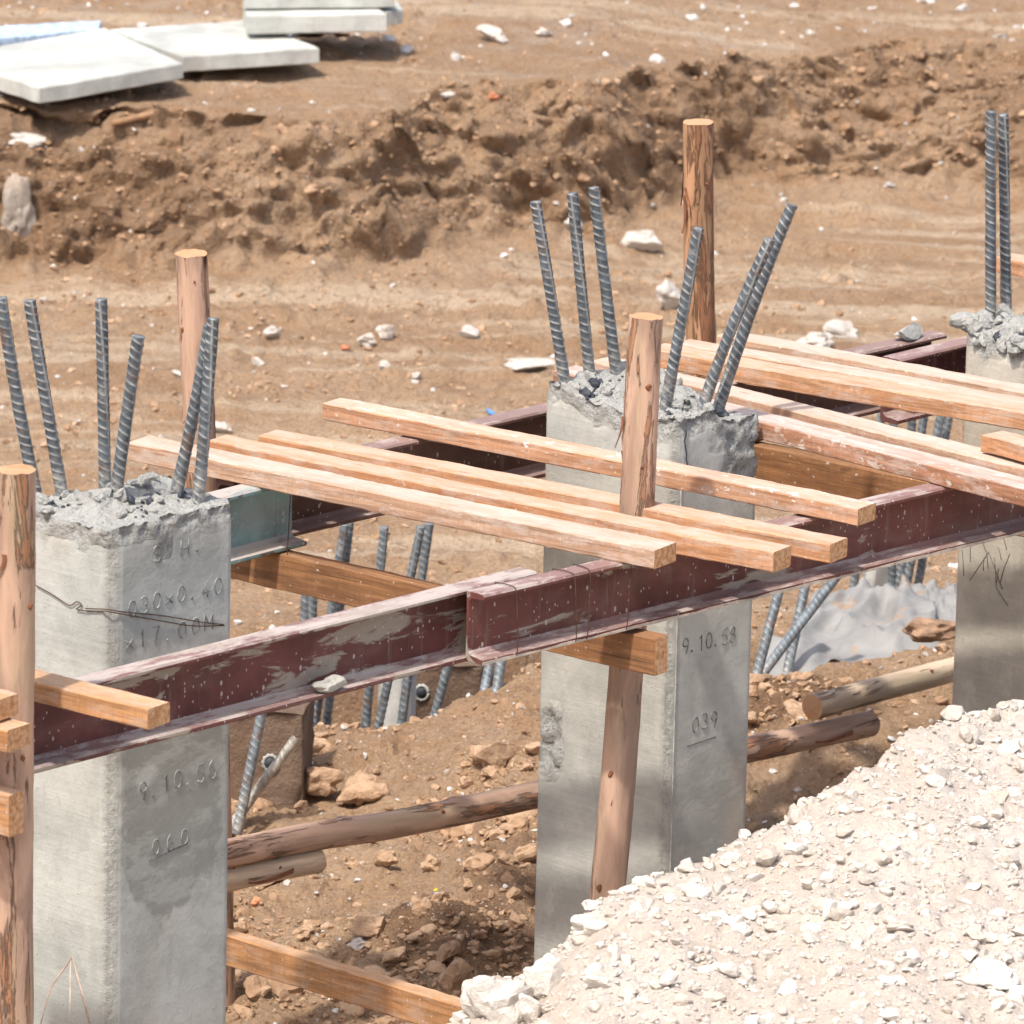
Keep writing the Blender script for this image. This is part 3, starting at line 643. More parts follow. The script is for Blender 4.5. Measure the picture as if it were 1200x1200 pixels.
def strokes_mesh(name, lines, origin, ex, ey, out, r=.0017, mat='letter'):
    """polylines in 2D laid on a face: world = origin + ex*u + ey*v"""
    parts = []
    for ln in lines:
        p = np.array([origin+ex*u+ey*v+out*(.0005+.0003*math.sin(9*k)) for k, (u, v) in enumerate(ln)])
        if len(p) < 3: p = np.vstack([p[0], (p[0]+p[-1])/2, p[-1]])
        v, f = tube(p, r*np.random.default_rng(len(p)).uniform(.8, 1.2, len(p)), 6); parts.append((v, f))
    V, Fq = merge(parts); return mesh_py(name, V, Fq, M[mat])
def write(parent, text, u, z, h, wch, adv, slope, org, ex, out, r=.0016, mat='letter', jit=.003, label=None):
    lines = []; rg = random.Random(hash(text) % 1000 if False else len(text)*7+int(z*100))
    for k, ch in enumerate(text):
        if ch == '_': lines.append([(u, z-.012), (u+adv*(len(text)-1)*1.0, z-.012+slope*adv*(len(text)-1)+.003)]); continue
        dy = rg.uniform(-jit, jit); kx = u+adv*k; ky = z+slope*adv*k+dy
        for st in GL[ch]: lines.append([(kx+a*wch, ky+b*h/1.5) for a, b in st])
    me = strokes_mesh('inscription', lines, org, ex, Z, out, r, mat)
    o = link('inscription', me, parent); o.matrix_local = Matrix.Translation(-parent.location)
    if label: o['label'] = label
    return o
def crumbs(parent, c0, spots, size, seed, zt, mat='concA', n=90, darkfrac=.2, wd=.3, wn=.4, name='broken_concrete'):
    rg = np.random.default_rng(seed); pos = []; sz = []
    for k in range(n):
        sx, sy, sp = spots[k % len(spots)]; x = np.clip(sx+rg.normal()*sp, .01, wd-.01); y = np.clip(sy+rg.normal()*sp, .01, wn-.01)
        s = size*(.35+rg.random()**2*1.1); pos.append((x, y, float(zt(x, y))+s*.35)); sz.append(s)
    V, Fc, r = lumps(pos, sz, 2, seed, .9, .6)
    me = mesh_np(name, V, Fc, M[mat], {'rough': np.full(len(V), 1.)}, smooth=False); o = link(name, me, parent, frame(D, -N, Z, (0, 0, 0))); o['kind'] = 'stuff'; return o
def pile_root(c0, label):
    e = bpy.data.objects.new('concrete_pile', None); COL.objects.link(e); e.location = Vector((c0[0], c0[1], 0)); e.empty_display_size = .1
    return tag(e, label, 'concrete pile', 'precast concrete piles in the front row')
PF = frame(D, -N, Z, (0, 0, 0))
bars = lambda L: L
# pile A
def faceu(c0): return np.array([c0[0], c0[1], 0.])
pA = pile_root(PA, 'pale grey precast pile with a dark damp patch and six rebars, nearest on the left')
ridgeA = lambda x, y: .030*np.exp(-((y-.17-.25*(x-.18))/.035)**2)*sm(.02, .1, x)+.016*np.exp(-((x-.22)**2+(y-.1)**2)/.006)-.03*np.exp(-((x-.31)**2+(y-.27)**2)/.004)
def dampA(x, y, z):
    u = x/.385; low = .73+.28*np.abs(u-.48)+.06*fbm(x*22, 3, 0, 3, 9)
    body = np.exp(-((u-.50)/.44)**6)*sm(low-.03, low+.05, z)*(1-sm(1.22, 1.30, z))
    return body*.86-.6*np.exp(-((u-.30)**2/.010+(z-1.115)**2/.0012))
spA = lambda x, y, z, t: (1-sm(.0, .02, np.hypot(x-.16, (z-1.655)*.45)-.008+.012*t))*(y < .02)
me, ztA = shaft(PA, .385, .32, -.1, 1.70, M['concA'], .028, spA, dampA, ridge=ridgeA, seed=1, topamp=.006)
link('shaft', me, pA, PF)
crumbs(pA, PA, [(.17, .14, .05), (.23, .12, .04), (.3, .2, .04), (.2, .2, .06), (.1, .2, .05)], .014, 5, ztA, n=62, wd=.36, wn=.3)
crumbs(pA, PA, [(.155, .06, .014), (.20, .10, .012), (.235, .11, .012), (.30, .1, .012), (.33, .13, .01), (.08, .25, .02)], .010, 6, ztA, 'tar', 40, wd=.36, wn=.3, name='bar_stub')
for k, ((tx, ty), (bx, by), bend, dy) in enumerate((((-1, 350), (42, 577), .012, .0), ((35, 352), (73, 579), .006, 0), ((120, 350), (123, 576), 0, 0), ((160, 394), (134, 592), 0, -.02), ((247, 383), (205, 582), -.012, 0), ((250, 373), (232, 588), -.005, .03))):
    b = P(bx, by, 1.705); add_rebar(pA, b, Pd(tx, ty, b[1]+dy), bend=bend, key=k)
oA = faceu(PA)
for tx, u, z, h, w, a, sl in (('S H.', .125, 1.61, .036, .026, .043, 0), ('Q30x0.40', .05, 1.50, .038, .026, .038, 0), ('x17.00M', .042, 1.42, .038, .026, .041, .0), ('9.10.56', .088, 1.065, .042, .026, .036, .02), ('060', .13, .93, .036, .024, .045, .02), ('_____', .12, .93, .03, .02, .03, .1)):
    write(pA, tx, u, z, h, w, a, sl, oA, D, N)
write(pA, '_', .12, 1.03, .03, .02, .03, 0, oA, D, N) if False else None
cm = strokes_mesh('chalk_mark', [[(.05, .52), (.12, .69), (.19, .60), (.24, .45)], [(.125, .68), (.13, .4)]], oA-(-D)*.0035, -N, Z, -D, .0045, 'chalk'); o = link('chalk_mark', cm, pA); o.matrix_local = Matrix.Translation(-pA.location)
# pile B
pB = pile_root(PB, 'grey precast pile with a shattered right corner and six rebars, behind the front post')
ridgeB = lambda x, y: -.035*sm(.12, .24, x)*(1-sm(.1, .25, y))+.02*sm(.25, .36, y)-.02*np.exp(-((y-.12)/.05)**2)
spB = lambda x, y, z, t: np.maximum(sm(.16, .20, x+.05*t+(z-1.47)*.25)*(y < .1)*sm(1.37, 1.41, z+.03*t)*(1-sm(.1, .2, y)), (1-sm(.0, .02, np.hypot(y-.385, (z-.72)*.5)-.035+.012*t))*(x < .1))
me, ztB = shaft(PB, .315, .435, -.1, 1.605, M['concB'], .024, spB, None, ridge=ridgeB, seed=2, topamp=.009)
link('shaft', me, pB, PF)
crumbs(pB, PB, [(.1, .3, .05), (.2, .1, .04), (.22, .2, .05), (.05, .05, .03), (.15, .2, .06)], .015, 7, ztB, 'concB', n=120, wd=.3, wn=.4)
crumbs(pB, PB, [(.03, .32, .015), (.1, .33, .015), (.2, .33, .015), (.05, .06, .012), (.17, .06, .015), (.24, .08, .02)], .012, 8, ztB, 'tar', 44, wd=.3, wn=.4, name='bar_stub')
for k, ((tx, ty), (bx, by), bend, dy) in enumerate((((628, 236), (663, 456), .0, .0), ((672, 226), (692, 448), .004, 0), ((694, 220), (723, 444), 0, 0), ((820, 268), (780, 474), 0, 0), ((903, 280), (828, 468), .030, 0), ((927, 239), (848, 462), .022, .03))):
    b = P(bx, by, 1.61); add_rebar(pB, b, Pd(tx, ty, b[1]+dy), bend=bend, key=k+1)
oB = faceu(PB)
write(pB, '9.10.58', .045, 1.015, .040, .025, .029, .0, oB, D, N, mat='letterB'); write(pB, '039', .09, .81, .040, .026, .034, .0, oB, D, N, mat='letterB')
write(pB, '____', .075, .79, .03, .02, .035, .0, oB, D, N, .0012, 'letterB')
sv = strokes_mesh('form_seam', [[(0, z/10) for z in range(2, 16)]], oB+D*.025, D, Z, N, .0018, 'seam'); o = link('form_seam', sv, pB); o.matrix_local = Matrix.Translation(-pB.location)
ck = strokes_mesh('crack', [[(.035, 1.585), (.038, 1.572), (.032, 1.556), (.036, 1.54), (.041, 1.523), (.040, 1.508), (.047, 1.492), (.046, 1.478)]], oB, D, Z, N, .0018, 'tar'); o = link('crack', ck, pB); o.matrix_local = Matrix.Translation(-pB.location)
# pile C
C0 = push(A0+D*3.33, .35); C0[2] = 0
pC = pile_root(C0, 'tan stained precast pile with charcoal scrawls, cut off by the right edge')
spC = lambda x, y, z, t: sm(.02, .12, z-1.48+.06*t-.10*(y-.2))*(z > 1.4)
me, ztC = shaft(C0, .31, .383, -.1, 1.565, M['concC'], .024, spC, None, seed=3, topamp=.02, ridge=lambda x, y: .03*sm(.1, .3, .4-y)*0+.02*noise(x*9, y*9, 0, 77))
link('shaft', me, pC, PF)
crumbs(pC, C0, [(.05, .33, .05), (.05, .2, .06), (.1, .3, .05), (.02, .38, .02), (.15, .15, .08)], .022, 9, ztC, 'concA', n=130, wd=.3, wn=.4)
crumbs(pC, C0, [(.05, .3, .03), (.08, .24, .03)], .013, 10, ztC, 'tar', 24, wd=.3, wn=.4, name='bar_stub')
for k, ((tx, ty), (bx, by)) in enumerate((((1160, 131), (1161, 370)), ((1176, 134), (1179, 364)))):
    b = P(bx, by, 1.575); add_rebar(pC, b, Pd(tx, ty, b[1]), key=k)
for k, (d_, n_) in enumerate(((.06, .08), (.2, .08), (.26, .3))): b = C0+D*d_-N*n_+Z*1.56; add_rebar(pC, b, b+np.array([.03*(k-1), 0, .47]), key=k)
oC = faceu(C0); rgc = random.Random(4); ln = []
for k in range(15):
    u = rgc.uniform(.2, .37); z = rgc.uniform(.88, 1.2); a = rgc.uniform(-.6, .6); L_ = rgc.uniform(.03, .09)
    ln.append([(u, z), (u+.4*a*L_, z+L_*.5), (u+a*L_, z+L_)])
ln += [[(.33, .9), (.27, .99), (.22, .9)], [(.25, .98), (.24, .9), (.20, .86)]]
cm = strokes_mesh('charcoal_mark', ln, oC, -N, Z, -D, .0011, 'char'); o = link('charcoal_mark', cm, pC); o.matrix_local = Matrix.Translation(-pC.location)
# ------------------------------------------------------------------ sawn timbers
def timber(p, q, w, h, mat, label, name='timber', cat='timber', group=None, roll=0., seed=0, ext=(0, 0)):
    """p, q: centre of the top face at each end"""
    p, q = np.asarray(p, float), np.asarray(q, float); x = unit(q-p); p = p-x*ext[0]; q = q+x*ext[1]; L = np.linalg.norm(q-p)
    y = unit(np.cross(Z, x)); z = np.cross(x, y); c = .0025
    pr = [(-w/2+c, 0), (w/2-c, 0), (w/2, -c), (w/2, -h+c), (w/2-c, -h), (-w/2+c, -h), (-w/2, -h+c), (-w/2, -c)]
    n = max(4, int(L/.014)); V = []; rg = np.random.default_rng(seed+50)
    a1, a2 = rg.uniform(-.009, .009, 2)
    for k in range(n+1):
        t = k/n; xx = t*L; wy = a1*math.sin(t*3.1); wz = a2*.25*math.sin(t*5.)
        for j, (a, b) in enumerate(pr):
            e = .0008*noise(xx*14+j*7.7, seed*3.3, j*1., 400)+.0006*noise(xx*45+j*3.7, seed*3.3, j*1., 401); V.append((xx, a+wy+e, b+wz+e))
    V = np.array(V); Fq = []; mi = []
    for k in range(n):
        for j in range(8): Fq.append((k*8+j, (k+1)*8+j, (k+1)*8+(j+1) % 8, k*8+(j+1) % 8)); mi.append(0)
    Fq += [tuple(range(8)), tuple(range(n*8+7, n*8-1, -1))]; mi += [1, 1]
    o = link(name, mesh_py(name, V, Fq, [M[mat], M['end']], mi, smooth=False), None, frame(x, y, z, p))
    return tag(o, label, cat, group)
ZT = 1.546
gT = 'sawn timbers laid across the steel channels'
def tp(a, b, *r, z=ZT, ext=(0, 0), **k): return timber(P(*a, z), P(*b, z), *r, ext=ext, **k)
tp((389, 469), (1016, 593), .078, .042, 'w_spot', 'cement spattered timber reaching farthest left and right of the front group, behind the front post', group=gT, seed=1)
tp((314, 507), (983, 634), .078, .045, 'w_fresh', 'clean orange timber second from the back in the front group', group=gT, seed=2)
tp((255, 513), (917, 643), .076, .048, 'w_fresh', 'orange timber with a chipped end between the pale dusty one and the clean one', group=gT, seed=3)
tp((163, 514), (780, 640), .088, .045, 'w_pale', 'pale dusty timber in front of the wooden post, nearest of the front group', group=gT, seed=4)
# left fragments
e = P(186, 826, ZT); tdir = unit(P(780, 640, ZT)-P(163, 514, ZT))
timber(e-tdir*.75, e, .075, .045, 'w_yel', 'short yellowish timber end lying over the front channel beside the leftmost post', group=gT, seed=5)
e = P(9, 818, 1.592); timber(e-tdir*.7, e, .07, .045, 'w_yel', 'timber end at the left edge, upper one of the stacked pair before the post', group=gT, seed=6)
e = P(22, 852, ZT-.004); timber(e-tdir*.8, e, .075, .048, 'w_yel', 'timber end at the left edge, lower one of the stacked pair before the post', group=gT, seed=7)
# right group
tp((850, 390), (1240, 462), .075, .042, 'w_pale', 'farthest pale timber of the right group', group=gT, seed=8)
tp((800, 400), (1260, 480), .07, .042, 'w_pale', 'narrow strip of pale timber squeezed between two others in the right group', group=gT, seed=9)
tp((770, 405), (1250, 488), .08, .046, 'w_fresh', 'broad clean sided timber third from the back in the right group', group=gT, seed=10)
tp((705, 420), (1260, 558), .08, .044, 'w_pale', 'dusty timber starting behind the shattered pile, beside the dark weathered one', group=gT, seed=11)
tp((662, 431), (1260, 581), .085, .044, 'w_old', 'weathered dark sided timber nearest in the right group', group=gT, seed=12)
tp((1163, 507), (1280, 540), .075, .042, 'w_fresh', 'short end of orange timber on top of the right group, at the right edge', z=1.592, group=gT, seed=13)
tp((1178, 299), (1300, 326), .075, .042, 'w_fresh', 'timber end sticking out behind the two rebars at the far right', group=gT, seed=14)
gL = 'ledger timbers under the steel channels'
ZL = 1.323
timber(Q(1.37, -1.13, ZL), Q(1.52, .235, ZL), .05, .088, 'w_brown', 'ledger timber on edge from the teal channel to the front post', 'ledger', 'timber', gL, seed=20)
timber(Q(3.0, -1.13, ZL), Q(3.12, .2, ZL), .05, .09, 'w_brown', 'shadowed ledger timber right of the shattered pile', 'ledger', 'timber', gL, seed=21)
e = P(19, 931, 1.381); timber(e-tdir*1.2, e, .05, .09, 'w_yel', 'yellow ledger timber end at the left edge below the stacked pair', 'ledger', 'timber', gL, seed=22)
p = Pn(256, 1088, -1.0); q = Pn(548, 1177, -.16); timber(p, q, .045, .078, 'w_yel', 'low brace timber near the ground between the two nearest piles', 'brace', 'timber', seed=23, ext=(.25, .2))
# ------------------------------------------------------------------ steel channels
def channel(p, q, H, W, t, mat, label, seed=0, group='steel channels clamping the piles'):
    """p, q: back top edge at each end; opens towards the viewer side"""
    p, q = np.asarray(p, float), np.asarray(q, float); x = unit(q-p); L = np.linalg.norm(q-p); y = unit(np.cross(x, Z)); z = Z
    tw = t*.75; r = .008
    pr = [(r*.3, 0), (W-r*.6, 0), (W, -r*.6), (W, -t), (tw+r, -t-.004), (tw, -t-.004-r), (tw, -H+t+.004+r), (tw+r, -H+t+.004), (W, -H+t), (W, -H+r*.6), (W-r*.6, -H), (r, -H), (0, -H+r), (0, -r*.3)]
    m = len(pr); n = max(6, int(L/.03)); V = []
    for k in range(n+1):
        for j, (a, b) in enumerate(pr):
            xx = k/n*L; e = .0012*noise(xx*6, seed*5., j*.3, 500); V.append((xx, a+e, b+e*.6))
    Fq = []
    for k in range(n):
        for j in range(m): Fq.append((k*m+j, k*m+(j+1) % m, (k+1)*m+(j+1) % m, (k+1)*m+j))
    e0 = 0
    for base, rev in ((0, False), (n*m, True)):
        for quad in ((0, 1, 2, 3, 4), (0, 4, 5, 13), (13, 5, 6, 12), (12, 6, 7, 11), (7, 8, 9, 10, 11)):
            f = tuple(base+i for i in quad); Fq.append(f[::-1] if not rev else f)
    me = mesh_py('steel_channel', V, Fq, M[mat], smooth=False)
    b = bmesh.new(); b.from_mesh(me); bmesh.ops.recalc_face_normals(b, faces=b.faces); b.to_mesh(me); b.free()
    o = link('steel_channel', me, None, frame(x, y, z, p)); return tag(o, label, 'steel channel', group)
HS = .172
p, q = P(137, 781, 1.5), P(543, 680, 1.5); x = unit(q-p)
channel(p-x*.43, q+x*.18, HS, .057, .011, 'st1', 'maroon channel smeared with dried cement, crossing the nearest pile', 1)
p2, q2 = P(547, 692, 1.499), P(1121, 558, 1.499); x = unit(q2-p2)
S2P, S2X = p2, x
ch2 = channel(p2, q2+x*1.1, .163, .056, .011, 'st2', 'long maroon channel with open end overlapping the smeared one, front right', 2)
Lc = float(np.linalg.norm(q2+x*1.1-p2)); n_ = 120; V = []; Fq = []
for k in range(n_+1):
    xx_ = Lc*k/n_; w_ = .0016+.0010*float(noise(xx_*22, 0, 0, 91)); h_ = .0040+.0022*float(noise(xx_*15, 4, 0, 92))
    V += [(xx_, .0555, -.163), (xx_, .0555+w_, -.163), (xx_, .0555+w_, -.163+h_+.002), (xx_, .0555, -.163+h_+.002)]
for k in range(n_):
    for j in range(4): Fq.append((k*4+j, (k+1)*4+j, (k+1)*4+(j+1) % 4, k*4+(j+1) % 4))
Fq += [(3, 2, 1, 0), (n_*4, n_*4+1, n_*4+2, n_*4+3)]
link('paste_edge', mesh_py('paste_edge', V, Fq, M['paste'], smooth=False), ch2)
channel(Q(.35, -.905, 1.5), Q(1.465, -.915, 1.5), HS, .060, .011, 'stteal', 'flaking teal painted channel behind the nearest pile', 3)
channel(Q(1.30, -1.0, 1.499), Q(2.75, -.96, 1.499), HS, .060, .011, 'strust', 'rusty brown channel running from the teal one to behind the shattered pile', 4)
channel(Q(2.55, -.86, 1.5), Q(3.74, -.82, 1.5), HS, .060, .011, 'strust', 'brown channel behind the right group of timbers, farther of two by the tan pile', 5)
channel(Q(3.43, -.72, 1.499), Q(4.6, -.70, 1.499), HS, .060, .011, 'stubC', 'maroon channel with open end near the tan pile, nearer of two', 6)
# cement lumps on the channels
def lump_at(at, w, h, label, seed, mat='lime', name='cement_lump'):
    v, f, r = lumps([(0, 0, 0)], [1.], 4, seed, 1., .5); v -= (v.max(0)+v.min(0))/2; ex = (v.max(0)-v.min(0))/2
    v = v/ex*np.array([w, w*.5, h]); v[:, 2] += h*.92
    return tag(link(name, mesh_np(name, v, f, M[mat], {'rnd': 0*r+.1, 'rough': 0*r+.5}, smooth=False), None, frame(D, -N, Z, at)), label, 'concrete lump')
xx = unit(P(543, 680, 1.5)-P(137, 781, 1.5))
a = P(372, 806, 1.5-HS+.013); lump_at(Q((a-A0)@D, .062, 1.5-HS+.014), .045, .017, 'flat grey cement lump on the lower flange of the smeared channel', 61, 'concC')
a = Q(3.62, -.79, 1.5); lump_at(a, .05, .022, 'pale broken concrete chunk on the far channels beside the tan pile', 62, 'concA')
a = P(296, 566, 1.5); lump_at(a, .014, .009, 'tiny grey chip of concrete on the teal channel', 63, 'concA')
# ------------------------------------------------------------------ round posts and logs
def pole(p, q, r0_, r1_, mat, label, name='wooden_post', cat='post', group=None, seed=0, wob=.006, knots=(), cuts=(0, 1), strips=0, spots=()):
    p, q = np.asarray(p, float), np.asarray(q, float); x, y, z = axes(q-p); L = np.linalg.norm(q-p); n = int(L/.012); seg = 36
    e = bpy.data.objects.new(name, None); COL.objects.link(e); e.matrix_local = frame(x, y, z, p); e.empty_display_size = .1
    tag(e, label, cat, group)
    th = np.linspace(0, 2*math.pi, seg, endpoint=False); t = np.linspace(0, 1, n+1)
    T, A = np.meshgrid(t, th, indexing='ij'); Zl = T*L
    R = r0_+(r1_-r0_)*T
    R = R*(1+.035*fbm(Zl*3, np.cos(A)*.8+seed, np.sin(A)*.8, 3, seed))+.0016*fbm(Zl*16, np.cos(A)*4, np.sin(A)*4, 3, seed+4)
    for kz, ka, kr in knots:
        R = R+kr*np.exp(-(((Zl-kz)/.018)**2+((np.mod(A-ka+math.pi, 2*math.pi)-math.pi)/.35)**2))
    wx = wob*2*noise(Zl*1.7, seed*1., 0, 7)*np.sin(np.pi*T); wy = wob*2*noise(Zl*1.7, seed*1.+9, 0, 7)*np.sin(np.pi*T)
    ragA = np.where(T > .999, .002*noise(A*3, seed, 0, 3), 0)
    V = np.stack([R*np.cos(A)+wx, R*np.sin(A)+wy, Zl+ragA], -1).reshape(-1, 3)
    i = np.arange(n)[:, None]*seg+np.arange(seg)[None]; j = np.arange(n)[:, None]*seg+(np.arange(seg)+1) % seg
    link('trunk', mesh_np('trunk', V, np.stack([i, j, j+seg, i+seg], -1).reshape(-1, 4), M[mat]), e)
    for c in cuts:
        ring = V[:seg] if c == 0 else V[-seg:]; cen = ring.mean(0); vs = [ring]; fs = []
        for k in (.66, .33): vs.append(cen+(ring-cen)*k+np.array([0, 0, .0015*(1 if c else -1)])*(1-k))
        vs.append(cen[None]+np.array([[0, 0, .0012*(1 if c else -1)]]))
        for a in range(2):
            for b in range(seg): f = (a*seg+b, a*seg+(b+1) % seg, (a+1)*seg+(b+1) % seg, (a+1)*seg+b); fs.append(f if c else f[::-1])
        for b in range(seg): f = (2*seg+b, 2*seg+(b+1) % seg, 3*seg); fs.append(f if c else f[::-1])
        link('cut_end', mesh_py('cut_end', np.vstack(vs), fs, M['logend'], smooth=False), e)
    inv = np.array([x, y, z]); vd = inv@np.array([0, -1., 0.]) if abs(z[2]) > .5 else inv@unit([0, -.8, .6])
    for t_, off_, kr in spots:
        a0_ = math.atan2(vd[1], vd[0])+off_; row = V[int(t_*n)*seg:int(t_*n)*seg+seg]; kc = int(round(a0_/(2*math.pi)*seg)) % seg; c_ = row[kc]
        v, f, rr_ = lumps([(0, 0, 0)], [1.], 3, seed+int(t_*100), 1., .35); v = v/np.abs(v).max(0); rad = np.array([math.cos(a0_), math.sin(a0_), 0]); tn_ = np.array([-rad[1], rad[0], 0])
        for nm_, sc_, mt_, lift in (('knot', 1., 'bark', .0), ('knot_hole', .5, 'tar', .0014)):
            vv = c_+rad*lift+v[:, :1]*rad*.0045*sc_+v[:, 1:2]*tn_*kr*sc_+v[:, 2:3]*np.array([0, 0, 1.])*kr*1.35*sc_
            link(nm_, mesh_np(nm_, vv, f, M[mt_], {'rnd': rr_}), e)
    rg = random.Random(seed)
    for k in range(strips):
        a = rg.uniform(-2.6, -.4) if k else math.pi*.98; z0 = L*(.80+.15*rg.random()) if k else L-.12; ln_ = rg.uniform(.03, .11) if k else .17; pts = []; V = []; w = rg.uniform(.003, .008); r = (r0_+r1_)/2
        m = 9
        for s in range(m+1):
            u = s/m; rr = r*1.01+(.004+.014*u*u if not k else .010*u*u); aa = a+.25*math.sin(u*3+k); zz_ = z0-ln_*u
            for sg in (-1, 1):
                for th_ in (0, .0015): V.append(((rr+th_)*math.cos(aa+sg*w*(1-.7*u)/r), (rr+th_)*math.sin(aa+sg*w*(1-.7*u)/r), zz_))
        fs = []
        for s in range(m):
            o_ = s*4
            fs += [(o_, o_+2, o_+6, o_+4), (o_+1, o_+5, o_+7, o_+3), (o_, o_+4, o_+5, o_+1), (o_+2, o_+3, o_+7, o_+6)]
        fs += [(0, 1, 3, 2), (m*4, m*4+2, m*4+3, m*4+1)]
        link('bark_strip', mesh_py('bark_strip', V, fs, M['bark'], smooth=False), e)
    return e
gP = 'round eucalyptus posts'
def vert_post(pt, pb, n_off, zbot, r, mat, label, seed, **k):
    """top pixel and a lower pixel in the vertical plane at row offset n_off"""
    a, b = Pn(*pt, n_off), Pn(*pb, n_off); v = (b-a)/(b[2]-a[2]); bot = a+v*(zbot-a[2])
    return pole(bot, a, r*1.02, r*.98, mat, label, group=gP, seed=seed, **k)
vert_post((19, 550), (16, 1190), .13, .0, .0425, 'log', 'thick brown round post cut off by the left edge', 1, spots=((.86, .8, .007), (.70, .5, .006), (.40, .7, .007)), strips=3, knots=((1.45, -1.2, .004),), cuts=(1,))
vert_post((224, 297), (256, 1150), -1.27, .0, .0395, 'log', 'pinkish round post rising behind the nearest pile', 2, spots=((.91, -.9, .007), (.97, .2, .003)), strips=2, cuts=(1,))
vert_post((757, 371), (712, 1055), -.045, .35, .041, 'log', 'round post with a dark knot standing in front of the shattered pile', 3, spots=((.905, .3, .0085), (.79, .1, .005), (.34, -.5, .007), (.17, -.6, .010), (.52, .5, .005)), strips=3, knots=((.9, -1.4, .003), (1.35, -1.8, .004)), cuts=(1,))
vert_post((818, 143), (821, 400), -1.10, .0, .0395, 'logO', 'tall orange post with peeling bark behind the shattered pile', 4, cuts=(1,), strips=9, spots=((.865, -.3, .006), (.93, .5, .004)))
gG = 'round bracing logs tied low behind the piles'
def log(pa, pb, na, nb, r, mat, label, seed, ea=0, eb=0, **k):
    a, b = Pn(*pa, na), Pn(*pb, nb); x = unit(b-a); return pole(a-x*ea, b+x*eb, r, r*.95, mat, label, 'log', 'log', gG, seed, .005, strips=4, spots=((.42, .2, .006), (.63, -.3, .005), (.8, .4, .004)), **k)
log((268, 1003), (1020, 848), -1.0, -1.0, .036, 'log', 'long pinkish log slung low behind both near piles, passing under the orange ended log', 11, ea=.5, knots=((1.3, 1.5, .007), (.9, 1.2, .006)))
log((240, 1037), (372, 1008), -1.0, -1.0, .0335, 'logP', 'short pale log with a ragged end under the long one beside the nearest pile', 12, ea=.4)
log((952, 829), (1130, 781), -.985, -1.0, .0345, 'logP', 'pale barked log with an orange cut end resting on the long log, right', 13, eb=.5)
# ------------------------------------------------------------------ wires
def wire(pts, label, r=.0013, name='tie_wire', parent=None):
    pts = np.array(pts, float); n = len(pts); t = np.linspace(0, n-1, (n-1)*6+1); p = np.stack([np.interp(t, np.arange(n), pts[:, k]) for k in range(3)], 1)
    for _ in range(3): p[1:-1] = (p[:-2]+2*p[1:-1]+p[2:])/4
    V, Fq = tube(p, r, 6); o = link(name, mesh_py(name, V, Fq, M['wire'])); return tag(o, label, 'wire', 'rusty tie wires')
def onface(px, py, which):     # nearest pile faces
    r = ray(px, py)
    if which == 'R': nn, c = N, PA@N+.004
    else: nn, c = -D, PA@(-D)+.004
    return CAM+r*((c-CAM@nn)/(r@nn))
w1 = [onface(42, 686, 'L'), onface(62, 697, 'L'), onface(82, 711, 'L'), onface(90, 704, 'L'), onface(97, 709, 'L'), onface(88, 714, 'L'), onface(100, 716, 'L'), onface(124, 716, 'L'), onface(140, 719, 'R'), onface(180, 726, 'R'), onface(225, 734, 'R'), onface(263, 733, 'R')]
wire(w1, 'thin rusty wire with a small loop sagging round the nearest pile')
w2 = [onface(100, 713, 'L'), onface(126, 714, 'L'), onface(142, 717, 'R'), onface(190, 721, 'R'), onface(235, 729, 'R'), onface(262, 732, 'R')]
wire(w2, 'second strand of rusty wire just above the first on the nearest pile')
def loop(o, x, s, H, W, label, slant=0.):
    y = unit(np.cross(x, Z)); c = o+x*s; g = .003
    pr = [(-g, g, 0), (W*.5, g*1.6, slant*.3), (W+g, g, slant*.5), (W+g*1.4, -H*.5, slant*.8), (W+g, -H-g, slant), (W*.4, -H-g, slant), (-g, -H-g, slant*.5), (-g, -H*.5, 0), (-g, g, 0)]
    return wire([c+y*a+Z*b+x*sl for a, b, sl in pr], label)
for s_, lb, sl in ((.09, 'wire loop round the open end of the long maroon channel', .015), (.27, 'second wire loop from the open end of the long channel', .02), (.335, 'wire loop just left of the pale timber end on the long channel', -.01), (.47, 'wire loop above the ledger end on the long maroon channel', -.02)):
    loop(S2P, S2X, s_, .163, .057, lb, sl)
loop(Q(.35, -.905, 1.5), D, 1.06, HS+.09, .06, 'wire loop tying the teal channel to the ledger timber', -.03)
